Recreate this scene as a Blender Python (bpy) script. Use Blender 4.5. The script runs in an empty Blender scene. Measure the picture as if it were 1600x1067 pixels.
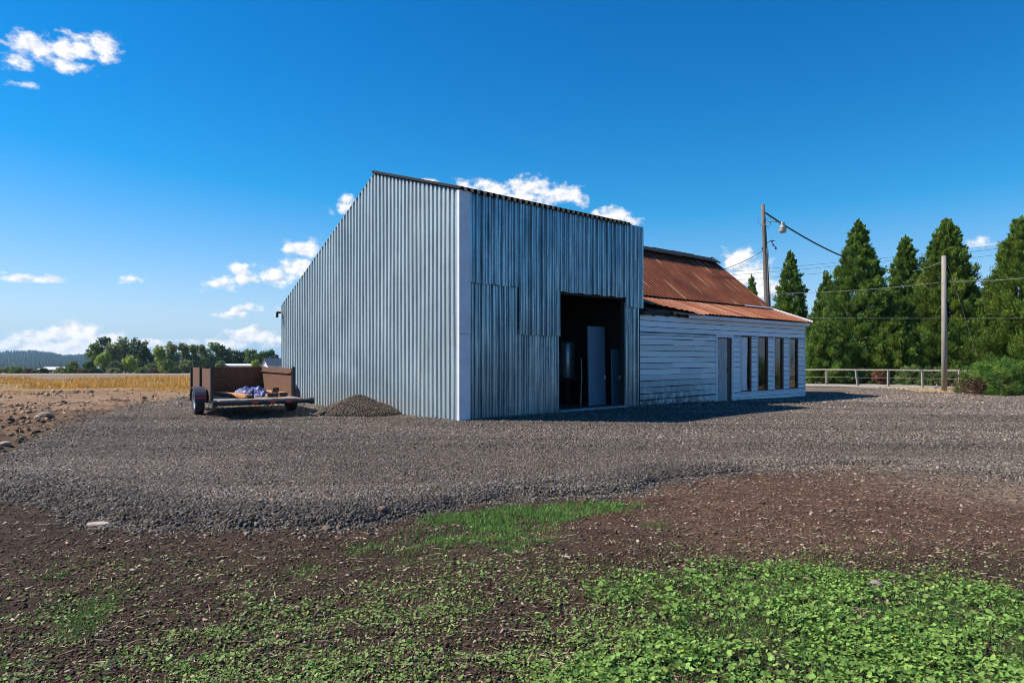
import bpy, math
import numpy as np
from mathutils import Vector, Matrix

R = math.radians
rng = np.random.default_rng(7)
sc = bpy.context.scene
COL = sc.collection
F, HZ, EYE = 1067.0, 558.0, 1.5          # focal length in photo pixels, eye-level row, eye height

# ---------------------------------------------------------------- noise
def vnoise(x, y, seed=0):
    xi = np.floor(x).astype(np.int64); yi = np.floor(y).astype(np.int64)
    xf = x - xi; yf = y - yi
    def h(a, b):
        n = (a * 374761393 + b * 668265263 + seed * 974711) & 0xffffffff
        n = ((n ^ (n >> 13)) * 1274126177) & 0xffffffff
        n = (n ^ (n >> 16)) & 0xffff
        return n / 65535.0
    u = xf * xf * (3 - 2 * xf); v = yf * yf * (3 - 2 * yf)
    return (h(xi, yi) * (1 - u) + h(xi + 1, yi) * u) * (1 - v) + (h(xi, yi + 1) * (1 - u) + h(xi + 1, yi + 1) * u) * v

def fbm(x, y, s, o=4, seed=0):
    x = np.asarray(x, float); y = np.asarray(y, float)
    t = 0; a = 1; n = 0
    for i in range(o):
        t = t + a * vnoise(x * s + 17.3 * i, y * s - 9.1 * i, seed + i * 31); n += a
        a *= .5; s *= 2.03
    return t / n

def sstep(x, a, b):
    t = np.clip((np.asarray(x, float) - a) / (b - a), 0, 1)
    return t * t * (3 - 2 * t)

# ---------------------------------------------------------------- layout
CX, CY = -1.286, 16.33                    # near corner of the metal barn
UX, UY = .736, .677                       # along its open side
VX, VY = -.677, .736                      # along its gable side
ANG = math.atan2(UY, UX)

def G(px, py):                            # photo pixel on level ground -> x, y
    d = EYE * F / (py - HZ)
    return ((px - 800) / F * d, d)

def base_z(x, y):
    x = np.asarray(x, float); y = np.asarray(y, float)
    k = 8.0
    z = -.021 * k * np.logaddexp(0, (y - 42) / k)
    z = np.maximum(z, -90.0)
    s = (x - CX) * UX + (y - CY) * UY
    z = z - .0105 * np.clip(s - 7, 0, 12) * (1 - sstep(s, 20, 27))
    return z

GP = [(-12, 8.4), (-7.2, 7.9)] + [G(*p) for p in ((0, 772), (70, 790), (150, 815), (230, 822), (330, 822), (420, 826), (500, 822), (560, 818), (610, 811), (660, 800),
      (720, 786), (850, 775), (930, 772), (1000, 764), (1060, 750), (1110, 740), (1200, 731), (1300, 724), (1420, 726), (1500, 734), (1600, 742))] + \
     [(9, 8.2), (16, 7.2), (30, 8), (60, 12), (60, 27)] + [G(*p) for p in ((1600, 614), (1540, 613), (1470, 610), (1400, 606), (1340, 602), (1262, 600))] + \
     [(10, 44), (-4, 42), (-9, 33)] + [G(*p) for p in ((440, 611), (300, 617), (200, 630), (130, 643), (90, 657), (60, 675), (0, 712))] + [(-10.5, 9.2)]
GP = np.array(GP)

def poly_sd(P, x, y):                     # signed distance, positive inside
    x = np.asarray(x, float); y = np.asarray(y, float)
    d = np.full(x.shape, 1e9); ins = np.zeros(x.shape, bool)
    n = len(P)
    for i in range(n):
        ax, ay = P[i]; bx, by = P[(i + 1) % n]
        ex, ey = bx - ax, by - ay
        t = np.clip(((x - ax) * ex + (y - ay) * ey) / (ex * ex + ey * ey + 1e-12), 0, 1)
        d = np.minimum(d, np.hypot(x - ax - t * ex, y - ay - t * ey))
        c = ((ay > y) != (by > y)) & (x < (bx - ax) * (y - ay) / (by - ay + 1e-12) + ax)
        ins ^= c
    return np.where(ins, d, -d)

def gravel_sd(x, y):
    w = .35 * (fbm(x, y, 1.1, 3, 5) - .5) + .14 * (fbm(x, y, 4.5, 3, 9) - .5)
    return poly_sd(GP, x, y) + w * np.clip(np.asarray(y) / 8, .6, 2.2)

def ground_z(x, y, sd=None):
    x = np.asarray(x, float); y = np.asarray(y, float)
    if sd is None: sd = gravel_sd(x, y)
    near = 1 - sstep(y, 30, 60)
    rel = .07 * (fbm(x, y, .8, 4, 1) - .5) + .05 * (fbm(x, y, 5, 3, 2) - .5)
    left = sstep(-x, 6.5, 10) * sstep(y, 8, 12) * (1 - sstep(y, 26, 34))
    clod = np.maximum(fbm(x, y, 2.6, 4, 3) - .47, 0)
    rel = rel + left * (0.4 * clod + .12 * (fbm(x, y, .5, 2, 8) - .5))
    out = rel * near - .035 - .05 * sstep(sd, .1, .8)
    return base_z(x, y) + out

def gravel_z(x, y, sd=None):
    x = np.asarray(x, float); y = np.asarray(y, float)
    if sd is None: sd = gravel_sd(x, y)
    rim = .05 * np.exp(-((sd - .55) / .55) ** 2) * (1 - sstep(y, 11, 17)) * (1 - .75 * sstep(x, 2.2, 5))
    und = .05 * (fbm(x, y, .45, 3, 4) - .5) * (1 - sstep(y, 30, 50)) + .018 * (fbm(x, y, 5, 2, 6) - .5)
    z = base_z(x, y) + und + rim
    return z - .34 * (1 - sstep(sd, -.55, .28)) * 1.0

def surf_z(x, y):
    sd = gravel_sd(x, y)
    return np.maximum(ground_z(x, y, sd), gravel_z(x, y, sd))

# ---------------------------------------------------------------- node materials
def new_mat(name):
    m = bpy.data.materials.new(name); m.use_nodes = True
    nt = m.node_tree
    return m, nt, nt.nodes['Principled BSDF']

def N(nt, typ, **kw):
    n = nt.nodes.new(typ)
    for k, v in kw.items():
        if k.startswith('i_'):
            n.inputs[k[2:].replace('_', ' ')].default_value = v
        else: setattr(n, k, v)
    return n

def ramp(nt, fac, stops):
    r = nt.nodes.new('ShaderNodeValToRGB')
    el = r.color_ramp.elements
    while len(el) < len(stops): el.new(.5)
    for e, (p, c) in zip(el, stops):
        e.position = p; e.color = (*c, 1) if len(c) == 3 else c
    nt.links.new(fac, r.inputs[0])
    return r.outputs[0]

def mixc(nt, fac, a, b, mode='MIX'):
    m = nt.nodes.new('ShaderNodeMix'); m.data_type = 'RGBA'; m.blend_type = mode; m.clamp_factor = True
    for sock, v in ((m.inputs[0], fac), (m.inputs[6], a), (m.inputs[7], b)):
        if hasattr(v, 'links'): nt.links.new(v, sock)
        elif isinstance(v, (int, float)): sock.default_value = v if sock.type == 'VALUE' else (v, v, v, 1)
        else: sock.default_value = (*v, 1)
    return m.outputs[2]

def coords(nt, scale=(1, 1, 1), kind='Object'):
    tc = nt.nodes.new('ShaderNodeTexCoord'); mp = nt.nodes.new('ShaderNodeMapping')
    mp.inputs['Scale'].default_value = scale
    nt.links.new(tc.outputs[kind], mp.inputs[0])
    return mp.outputs[0]

def noise(nt, vec, scale, detail=4, rough=.55, dist=0):
    n = nt.nodes.new('ShaderNodeTexNoise')
    n.inputs['Scale'].default_value = scale; n.inputs['Detail'].default_value = detail
    n.inputs['Roughness'].default_value = rough; n.inputs['Distortion'].default_value = dist
    nt.links.new(vec, n.inputs['Vector'])
    return n.outputs[0]

def bump(nt, h, strength, dist=.02, prev=None):
    b = nt.nodes.new('ShaderNodeBump')
    b.inputs['Strength'].default_value = strength; b.inputs['Distance'].default_value = dist
    nt.links.new(h, b.inputs['Height'])
    if prev is not None: nt.links.new(prev, b.inputs['Normal'])
    return b.outputs[0]

def tint(nt):
    a = nt.nodes.new('ShaderNodeAttribute'); a.attribute_name = 'tint'
    return a.outputs[0]

def simple(name, c, rough=.6, metal=0, c2=None, scale=(1, 1, 1), ns=6, bmp=0, lo=.35, hi=.68, use_tint=False, spec=None, det=5):
    m, nt, b = new_mat(name)
    b.inputs['Roughness'].default_value = rough; b.inputs['Metallic'].default_value = metal
    if spec is not None: b.inputs['Specular IOR Level'].default_value = spec
    v = coords(nt, scale)
    n = noise(nt, v, ns, det, .6)
    c2 = c2 or tuple(x * .7 for x in c)
    col = ramp(nt, n, [(lo, c2), (hi, c)])
    if use_tint: col = mixc(nt, 1.0, col, tint(nt), 'MULTIPLY')
    nt.links.new(col, b.inputs['Base Color'])
    if bmp:
        n2 = noise(nt, v, ns * 3, 4, .6)
        nt.links.new(bump(nt, n2, bmp, .01), b.inputs['Normal'])
    return m

def mat_tint(name, rough=.9, var=.35, ns=40, trans=0, spec=.3):
    m, nt, b = new_mat(name)
    b.inputs['Roughness'].default_value = rough
    b.inputs['Specular IOR Level'].default_value = spec
    n = noise(nt, coords(nt), ns, 3)
    k = ramp(nt, n, [(.3, (1 - var,) * 3), (.7, (1 + var,) * 3)])
    col = mixc(nt, 1.0, tint(nt), k, 'MULTIPLY')
    nt.links.new(col, b.inputs['Base Color'])
    if trans:
        t = nt.nodes.new('ShaderNodeBsdfTranslucent'); mx = nt.nodes.new('ShaderNodeMixShader')
        mx.inputs[0].default_value = trans
        nt.links.new(col, t.inputs[0]); nt.links.new(b.outputs[0], mx.inputs[1]); nt.links.new(t.outputs[0], mx.inputs[2])
        nt.links.new(mx.outputs[0], nt.nodes['Material Output'].inputs[0])
    return m

def mat_ground():
    m, nt, b = new_mat('soil')
    b.inputs['Roughness'].default_value = .95; b.inputs['Specular IOR Level'].default_value = .15
    v = coords(nt)
    n1 = noise(nt, v, 55, 6, .7); n2 = noise(nt, v, 9, 6, .65); n3 = noise(nt, v, 1.3, 5, .6)
    k = ramp(nt, n1, [(.3, (.4, .4, .4)), (.5, (1, 1, 1)), (.72, (1.9, 1.85, 1.75))])
    col = mixc(nt, 1, tint(nt), k, 'MULTIPLY')
    k2 = ramp(nt, n2, [(.3, (.62, .6, .58)), (.7, (1.35, 1.35, 1.35))])
    col = mixc(nt, 1, col, k2, 'MULTIPLY')
    k3 = ramp(nt, n3, [(.3, (.72, .72, .74)), (.7, (1.28, 1.26, 1.2))])
    col = mixc(nt, 1, col, k3, 'MULTIPLY')
    nt.links.new(col, b.inputs['Base Color'])
    nb = bump(nt, n2, .8, .06); nb = bump(nt, n1, .9, .02, nb)
    nt.links.new(nb, b.inputs['Normal'])
    return m

def mat_gravel():
    m, nt, b = new_mat('crushed_rock')
    b.inputs['Roughness'].default_value = .9; b.inputs['Specular IOR Level'].default_value = .2
    v = coords(nt)
    vo = nt.nodes.new('ShaderNodeTexVoronoi'); vo.inputs['Scale'].default_value = 42; nt.links.new(v, vo.inputs['Vector'])
    sx = nt.nodes.new('ShaderNodeSeparateColor'); nt.links.new(vo.outputs['Color'], sx.inputs[0])
    col = ramp(nt, sx.outputs[0], [(0, (.046, .039, .033)), (.45, (.12, .099, .083)), (.8, (.192, .16, .133)), (1, (.33, .285, .24))])
    n3 = noise(nt, v, .35, 5, .6)
    big = ramp(nt, n3, [(.35, (.8, .82, .86)), (.65, (1.2, 1.13, 1.04))])
    col = mixc(nt, 1, col, big, 'MULTIPLY')
    n4 = noise(nt, v, 3.5, 5, .7)
    k4 = ramp(nt, n4, [(.3, (.72, .72, .72)), (.7, (1.25, 1.24, 1.2))])
    col = mixc(nt, 1, col, k4, 'MULTIPLY')
    gap = ramp(nt, vo.outputs['Distance'], [(.35, (1, 1, 1)), (.75, (.5, .48, .46))])
    col = mixc(nt, 1, col, gap, 'MULTIPLY')
    trk = noise(nt, coords(nt, (.09, .8, 1)), 1.0, 4, .6, .6)      # long driven-over bands
    col = mixc(nt, 1, col, ramp(nt, trk, [(.36, (.8, .8, .81)), (.5, (1, 1, 1)), (.64, (1.2, 1.18, 1.14))]), 'MULTIPLY')
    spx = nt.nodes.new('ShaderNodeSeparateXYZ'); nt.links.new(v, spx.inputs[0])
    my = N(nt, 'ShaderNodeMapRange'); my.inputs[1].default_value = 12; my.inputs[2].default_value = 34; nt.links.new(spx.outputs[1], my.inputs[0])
    col = mixc(nt, 1, col, ramp(nt, my.outputs[0], [(0, (1.0, 1.0, 1.0)), (1, (1.7, 1.6, 1.5))]), 'MULTIPLY')   # paler and warmer towards the lane
    nt.links.new(col, b.inputs['Base Color'])
    inv = nt.nodes.new('ShaderNodeMath'); inv.operation = 'SUBTRACT'; inv.inputs[0].default_value = 1
    nt.links.new(vo.outputs['Distance'], inv.inputs[1])
    nt.links.new(bump(nt, inv.outputs[0], 1.0, .035), b.inputs['Normal'])
    return m

def spot_mask(nt, val, amt):
    m = nt.nodes.new('ShaderNodeMapRange'); m.inputs[1].default_value = 1.3; m.inputs[2].default_value = 2.3
    m.inputs[3].default_value = amt; m.inputs[4].default_value = 0; nt.links.new(val, m.inputs[0]); return m.outputs[0]

def mat_galv(name, c_hi, c_lo, stain, metal=.45, rough=.46, stain_amt=.6, axis='z', spots=()):
    m, nt, b = new_mat(name)
    b.inputs['Metallic'].default_value = metal
    v = coords(nt, (5, 5, .35) if axis == 'z' else (1, 1, 1))
    v2 = coords(nt)
    a = noise(nt, v, 2.2, 5, .62); s = noise(nt, v2, 26, 4, .6); l = noise(nt, v2, .7, 4, .6)
    col = ramp(nt, a, [(.3, c_lo), (.7, c_hi)])
    sp = ramp(nt, s, [(.3, (.86, .86, .86)), (.7, (1.12, 1.12, 1.12))])
    col = mixc(nt, 1, col, sp, 'MULTIPLY')
    mask = ramp(nt, noise(nt, coords(nt, (9, 9, .28)), 1.4, 6, .7), [(.56, (0, 0, 0)), (.72, (stain_amt,) * 3)])
    col = mixc(nt, mask, col, stain)
    k = ramp(nt, l, [(.3, (.85, .85, .86)), (.7, (1.12, 1.12, 1.12))])
    col = mixc(nt, 1, col, k, 'MULTIPLY')
    for (sy, sz, ry, rz, sc_, amt) in spots:      # single stains: rust runs and pale scuffs
        d = nt.nodes.new('ShaderNodeVectorMath'); d.operation = 'SUBTRACT'; nt.links.new(v2, d.inputs[0]); d.inputs[1].default_value = (0, sy, sz)
        e = nt.nodes.new('ShaderNodeVectorMath'); e.operation = 'MULTIPLY'; nt.links.new(d.outputs[0], e.inputs[0]); e.inputs[1].default_value = (0, 1 / ry, 1 / rz)
        q = nt.nodes.new('ShaderNodeVectorMath'); q.operation = 'LENGTH'; nt.links.new(e.outputs[0], q.inputs[0])
        w_ = nt.nodes.new('ShaderNodeMath'); w_.operation = 'MULTIPLY_ADD'; nt.links.new(s, w_.inputs[0]); w_.inputs[1].default_value = 2.2; nt.links.new(q.outputs['Value'], w_.inputs[2])
        col = mixc(nt, spot_mask(nt, w_.outputs[0], amt), col, sc_)
    nt.links.new(col, b.inputs['Base Color'])
    rr = ramp(nt, a, [(.3, (rough + .12,) * 3), (.7, (rough - .06,) * 3)])
    nt.links.new(rr, b.inputs['Roughness'])
    nt.links.new(bump(nt, noise(nt, coords(nt, (1, 1, .5)), 3.0, 4, .55), .35, .02), b.inputs['Normal'])
    return m

def mat_rust(name, dark, light):
    m, nt, b = new_mat(name)
    b.inputs['Roughness'].default_value = .75; b.inputs['Specular IOR Level'].default_value = .25
    a = noise(nt, coords(nt, (5, .5, .5)), 2.0, 6, .65); s = noise(nt, coords(nt), 14, 6, .7)
    col = ramp(nt, a, [(.3, dark), (.7, light)])
    k = ramp(nt, s, [(.3, (.7, .68, .66)), (.72, (1.25, 1.3, 1.35))])
    col = mixc(nt, 1, col, k, 'MULTIPLY')
    big = noise(nt, coords(nt, (.5, .35, .35)), 1.6, 5, .65)
    col = mixc(nt, 1, col, ramp(nt, big, [(.32, (.72, .66, .6)), (.66, (1.22, 1.3, 1.3))]), 'MULTIPLY')
    col = mixc(nt, 1, col, tint(nt), 'MULTIPLY')
    nt.links.new(col, b.inputs['Base Color'])
    nt.links.new(bump(nt, s, .3, .01), b.inputs['Normal'])
    return m

def mat_siding():
    m, nt, b = new_mat('weathered_white_paint')
    b.inputs['Roughness'].default_value = .7; b.inputs['Specular IOR Level'].default_value = .25
    v = coords(nt, (1.2, 1.2, 7)); v2 = coords(nt)
    a = noise(nt, v, 3.0, 6, .7); s = noise(nt, v2, 30, 5, .65); l = noise(nt, coords(nt, (1, 1, 1.6)), 1.1, 5, .6)
    col = ramp(nt, a, [(.24, (.56, .54, .5)), (.42, (.76, .74, .7)), (.75, (.86, .845, .8))])
    peel = ramp(nt, s, [(.6, (0, 0, 0)), (.7, (.55, .55, .55))])
    pm = mixc(nt, 1, peel, ramp(nt, l, [(.42, (0, 0, 0)), (.62, (1, 1, 1))]), 'MULTIPLY')
    col = mixc(nt, pm, col, (.2, .18, .16))
    # splashed mud low on the worn end of the wall
    sp = nt.nodes.new('ShaderNodeSeparateXYZ'); nt.links.new(v2, sp.inputs[0])
    mz = N(nt, 'ShaderNodeMapRange'); mz.inputs[1].default_value = .95; mz.inputs[2].default_value = 0; nt.links.new(sp.outputs[2], mz.inputs[0])
    mx = N(nt, 'ShaderNodeMapRange'); mx.inputs[1].default_value = 5.4; mx.inputs[2].default_value = 2.6; nt.links.new(sp.outputs[0], mx.inputs[0])
    mm = N(nt, 'ShaderNodeMath', operation='MULTIPLY'); nt.links.new(mz.outputs[0], mm.inputs[0]); nt.links.new(mx.outputs[0], mm.inputs[1])
    ms = N(nt, 'ShaderNodeMath', operation='MULTIPLY'); nt.links.new(mm.outputs[0], ms.inputs[0])
    nt.links.new(ramp(nt, noise(nt, v2, 4, 6, .7), [(.33, (0, 0, 0)), (.52, (1, 1, 1))]), ms.inputs[1])
    col = mixc(nt, ms.outputs[0], col, (.13, .12, .1))
    col = mixc(nt, 1, col, tint(nt), 'MULTIPLY')
    nt.links.new(col, b.inputs['Base Color'])
    nt.links.new(bump(nt, a, .3, .01), b.inputs['Normal'])
    return m

def mat_glass():
    m, nt, b = new_mat('old_window_glass')
    b.inputs['Base Color'].default_value = (.34, .29, .23, 1)
    b.inputs['Roughness'].default_value = .05
    b.inputs['Transmission Weight'].default_value = .95
    b.inputs['IOR'].default_value = 1.45
    nt.links.new(bump(nt, noise(nt, coords(nt), 2.2, 2), .12, .05), b.inputs['Normal'])
    return m

M = dict(
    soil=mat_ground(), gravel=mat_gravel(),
    stone=mat_tint('stone', .9, .3, 60), leaf=mat_tint('leaf', .6, .2, 30, .25), needle=mat_tint('needle_foliage', .7, .18, 8, .25, .2),
    straw=mat_tint('straw', .8, .2, 50, .1),
    galvA=mat_galv('galvanised_steel', (.47, .53, .53), (.31, .37, .375), (.32, .22, .13), .3, .45, .25, spots=((1.48, 1.15, .06, .42, (.3, .15, .07), .7), (1.3, 1.5, .03, .25, (.32, .17, .09), .5), (5.9, 1.2, .5, .35, (.72, .74, .74), .35), (4.9, 1.05, .35, .2, (.72, .74, .74), .3), (3.2, .25, 2.4, .2, (.45, .4, .34), .45), (8, .2, 2.2, .16, (.45, .4, .34), .45))),
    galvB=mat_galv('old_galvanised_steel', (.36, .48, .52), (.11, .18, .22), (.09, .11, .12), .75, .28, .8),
    tank=simple('dull_zinc', (.5, .54, .56), .35, .7),
    trim=simple('white_trim_paint', (.74, .74, .78), .55, 0, (.62, .62, .66), ns=3),
    siding=mat_siding(), glass=mat_glass(),
    rustD=mat_rust('dark_rusted_iron', (.12, .03, .013), (.215, .06, .024)),
    rustL=mat_rust('orange_rusted_iron', (.215, .062, .028), (.345, .112, .048)),
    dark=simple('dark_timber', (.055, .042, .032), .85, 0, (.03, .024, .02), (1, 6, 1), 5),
    black=simple('black_and_shade_metal', (.022, .022, .024), .75, 0, (.012, .012, .013), spec=.2),  # black parts; also carries the shade of barn roof and ridge cap
    grey_wood=simple('grey_bare_wood', (.62, .58, .58), .85, 0, (.3, .27, .26), (9, 9, .7), 4, .3),
    brown_wood=simple('brown_stained_wood', (.12, .06, .04), .7, 0, (.07, .035, .022), (8, 8, .6), 4),
    concrete=simple('concrete', (.34, .33, .31), .9, 0, (.22, .21, .2), ns=5, bmp=.2),
    brownpaint=simple('brown_plywood', (.155, .07, .034), .8, 0, (.095, .042, .02), (1, 1, 4), 5, .15),
    deck=simple('worn_deck_boards', (.3, .24, .2), .85, 0, (.16, .12, .1), (9, .6, 1), 5, .2),
    steel=simple('black_painted_steel', (.028, .028, .032), .45, 0, (.02, .018, .018)),
    fender=simple('dusty_navy_fender', (.05, .055, .085), .5, .1, (.035, .036, .05)),
    rubber=simple('tyre_rubber', (.028, .027, .026), .85, 0, (.045, .042, .04), ns=20),
    rim=simple('silver_wheel_rim', (.6, .61, .63), .35, .6),
    red=simple('red_lens', (.55, .03, .025), .3),
    lumber=simple('fresh_orange_lumber', (.62, .3, .1), .7, 0, (.5, .22, .07), (6, 1, 6), 4),
    lumber_end=simple('dark_block', (.09, .05, .035), .8),
    pole=simple('weathered_pole_wood', (.2, .165, .14), .9, 0, (.1, .08, .068), (9, 9, .5), 5, .4),
    palepole=simple('pale_pole_wood', (.36, .32, .27), .9, 0, (.23, .2, .17), (9, 9, .5), 5, .3),
    palerail=simple('pale_fence_wood', (.33, .29, .24), .8, 0, (.23, .2, .165), (3, 3, 3), 4),
    cable=simple('black_cable', (.03, .03, .035), .5), palecable=simple('bright_cable', (.36, .36, .32), .6),
    bark=simple('bark', (.11, .08, .06), .95, 0, (.06, .045, .035), (6, 6, 1), 4, .4),
    lamp=simple('grey_lamp_housing', (.3, .3, .28), .5, .2), lens=simple('cloudy_lens', (.45, .42, .36), .3),
    bwhite=simple('white_wall', (.75, .75, .76), .7), broof=simple('grey_shingles', (.27, .27, .29), .9, ns=2), bpink=simple('pale_wall', (.5, .42, .38), .8),
    mroof=simple('white_metal_roof', (.7, .71, .72), .5),
    hill=simple('hill_forest_floor', (.016, .028, .018), .95, 0, (.012, .02, .014), ns=.02),
    porc=simple('brown_porcelain', (.1, .06, .05), .3),
)
# blue and white bundle
def mat_tarp():
    m, nt, b = new_mat('blue_white_cloth')
    b.inputs['Roughness'].default_value = .6
    n = noise(nt, coords(nt), 4.5, 3, .5, .8)
    col = ramp(nt, n, [(.36, (.008, .012, .06)), (.5, (.015, .03, .2)), (.56, (.03, .055, .33)), (.575, (.42, .46, .55)), (.64, (.34, .4, .52)), (.66, (.012, .015, .05))])
    nt.links.new(col, b.inputs['Base Color'])
    nt.links.new(bump(nt, noise(nt, coords(nt), 12, 3), .6, .03), b.inputs['Normal'])
    return m
M['tarp'] = mat_tarp()

# ---------------------------------------------------------------- mesh helpers
def tag(o, label=None, cat=None, group=None, kind=None):
    if label: o['label'] = label
    if cat: o['category'] = cat
    if group: o['group'] = group
    if kind: o['kind'] = kind
    return o

def link(name, me, mat, parent=None, loc=None, rz=None):
    o = bpy.data.objects.new(name, me); COL.objects.link(o)
    if mat is not None and len(me.materials) == 0: me.materials.append(mat)
    if parent is not None: o.parent = parent
    if loc is not None: o.location = loc
    if rz is not None: o.rotation_euler = (0, 0, rz)
    return o

def empty(name, loc, rz=0, **kw):
    o = bpy.data.objects.new(name, None); COL.objects.link(o)
    o.empty_display_size = .3
    o.location = loc; o.rotation_euler = (0, 0, rz)
    return tag(o, **kw)

def mesh_np(name, V, Fc, mat, T=None, parent=None, loc=None, rz=None, smooth=False):
    V = np.asarray(V, np.float32); Fc = np.asarray(Fc, np.int32)
    me = bpy.data.meshes.new(name)
    me.vertices.add(len(V)); me.vertices.foreach_set('co', V.ravel())
    m, k = Fc.shape
    me.loops.add(m * k); me.loops.foreach_set('vertex_index', Fc.ravel())
    me.polygons.add(m)
    me.polygons.foreach_set('loop_start', np.arange(0, m * k, k, dtype=np.int32))
    me.polygons.foreach_set('loop_total', np.full(m, k, np.int32))
    if smooth: me.polygons.foreach_set('use_smooth', np.ones(m, bool))
    me.update(calc_edges=True)
    if T is not None:
        a = me.attributes.new('tint', 'FLOAT_COLOR', 'POINT')
        T4 = np.ones((len(V), 4), np.float32); T4[:, :3] = T
        a.data.foreach_set('color', T4.ravel())
    return link(name, me, mat, parent, loc, rz)

class MB:
    def __init__(s): s.v = []; s.f = []; s.t = []; s.cur = (1, 1, 1)
    def add(s, vs, fs):
        o = len(s.v); s.v += [tuple(map(float, p)) for p in vs]; s.t += [s.cur] * len(vs)
        s.f += [tuple(o + i for i in f) for f in fs]; return s
    def box(s, a, b):
        (x0, y0, z0), (x1, y1, z1) = a, b
        return s.add([(x0, y0, z0), (x1, y0, z0), (x1, y1, z0), (x0, y1, z0), (x0, y0, z1), (x1, y0, z1), (x1, y1, z1), (x0, y1, z1)],
                     [(0, 3, 2, 1), (4, 5, 6, 7), (0, 1, 5, 4), (1, 2, 6, 5), (2, 3, 7, 6), (3, 0, 4, 7)])
    def bar(s, p, q, w, h, up=(0, 0, 1)):           # rectangular bar from p to q
        p, q, up = Vector(p), Vector(q), Vector(up)
        d = (q - p).normalized(); x = d.cross(up)
        if x.length < 1e-4: x = d.cross(Vector((0, 1, 0)))
        x.normalize(); y = x.cross(d)
        vs = []
        for c in (p, q):
            for i, j in ((-1, -1), (1, -1), (1, 1), (-1, 1)): vs.append(c + x * (i * w / 2) + y * (j * h / 2))
        return s.add(vs, [(0, 3, 2, 1), (4, 5, 6, 7), (0, 1, 5, 4), (1, 2, 6, 5), (2, 3, 7, 6), (3, 0, 4, 7)])
    def tube(s, pts, r, n=8, caps=True):
        pts = [Vector(p) for p in pts]
        rs = r if isinstance(r, (list, tuple)) else [r] * len(pts)
        vs = []; fs = []; prev = None
        for i, p in enumerate(pts):
            d = (pts[min(i + 1, len(pts) - 1)] - pts[max(i - 1, 0)]).normalized()
            if prev is None:
                x = d.cross(Vector((0, 0, 1)))
                if x.length < .05: x = d.cross(Vector((0, 1, 0)))
            else: x = prev - d * prev.dot(d)
            x.normalize(); prev = x; y = d.cross(x)
            for k in range(n):
                a = 2 * math.pi * k / n
                vs.append(p + (x * math.cos(a) + y * math.sin(a)) * rs[i])
        for i in range(len(pts) - 1):
            for k in range(n):
                k2 = (k + 1) % n
                fs.append((i * n + k, i * n + k2, (i + 1) * n + k2, (i + 1) * n + k))
        if caps:
            fs.append(tuple(reversed(range(n)))); e = (len(pts) - 1) * n
            fs.append(tuple(e + k for k in range(n)))
        return s.add(vs, fs)
    def lathe(s, prof, n=20, c=(0, 0, 0), axis='z'):
        vs = []; fs = []
        for (r, h) in prof:
            for k in range(n):
                a = 2 * math.pi * k / n; x, y = r * math.cos(a), r * math.sin(a)
                p = (x, y, h) if axis == 'z' else (h, x, y)
                vs.append((p[0] + c[0], p[1] + c[1], p[2] + c[2]))
        for i in range(len(prof) - 1):
            for k in range(n):
                k2 = (k + 1) % n; fs.append((i * n + k, i * n + k2, (i + 1) * n + k2, (i + 1) * n + k))
        return s.add(vs, fs)
    def build(s, name, mat, parent=None, loc=None, rz=None, smooth=False, bevel=0):
        me = bpy.data.meshes.new(name); me.from_pydata(s.v, [], s.f); me.update()
        a = me.attributes.new('tint', 'FLOAT_COLOR', 'POINT')
        a.data.foreach_set('color', np.array([(*t, 1) for t in s.t], np.float32).ravel())
        if smooth: me.polygons.foreach_set('use_smooth', [True] * len(me.polygons))
        o = link(name, me, mat, parent, loc, rz)
        if bevel:
            b = o.modifiers.new('bevel', 'BEVEL'); b.width = bevel; b.segments = 2; b.limit_method = 'ANGLE'
        return o

# scattered chips: 8-cornered stones
CUBE = np.array([(-1, -1, -1), (1, -1, -1), (1, 1, -1), (-1, 1, -1), (-1, -1, 1), (1, -1, 1), (1, 1, 1), (-1, 1, 1)], float)
CUBEF = np.array([(0, 3, 2, 1), (4, 5, 6, 7), (0, 1, 5, 4), (1, 2, 6, 5), (2, 3, 7, 6), (3, 0, 4, 7)])

def rot_np(n, g, flat=1.0):
    a = g.uniform(0, 2 * np.pi, n); b = g.normal(0, flat, n); c = g.normal(0, flat, n)
    ca, sa, cb, sb, cc, s_c = np.cos(a), np.sin(a), np.cos(b), np.sin(b), np.cos(c), np.sin(c)
    Z = np.zeros(n); O = np.ones(n)
    Rz = np.stack([ca, -sa, Z, sa, ca, Z, Z, Z, O], 1).reshape(n, 3, 3)
    Rx = np.stack([O, Z, Z, Z, cb, -sb, Z, sb, cb], 1).reshape(n, 3, 3)
    Ry = np.stack([cc, Z, s_c, Z, O, Z, -s_c, Z, cc], 1).reshape(n, 3, 3)
    return Rz @ Rx @ Ry

def chips(P, size, cols, g, aspect=(1.1, .8, .6), flat=1.0, jit=.5):
    n = len(P)
    v = CUBE[None] * .5 * (1 + g.uniform(-jit, jit, (n, 8, 3)))
    asp = np.array(aspect) * g.uniform(.75, 1.25, (n, 3))
    v = v * asp[:, None, :] * np.asarray(size)[:, None, None]
    v = np.einsum('nij,nkj->nki', rot_np(n, g, flat), v) + P[:, None, :]
    f = CUBEF[None] + (np.arange(n) * 8)[:, None, None]
    return v.reshape(-1, 3), f.reshape(-1, 4), np.repeat(cols, 8, 0)

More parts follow.
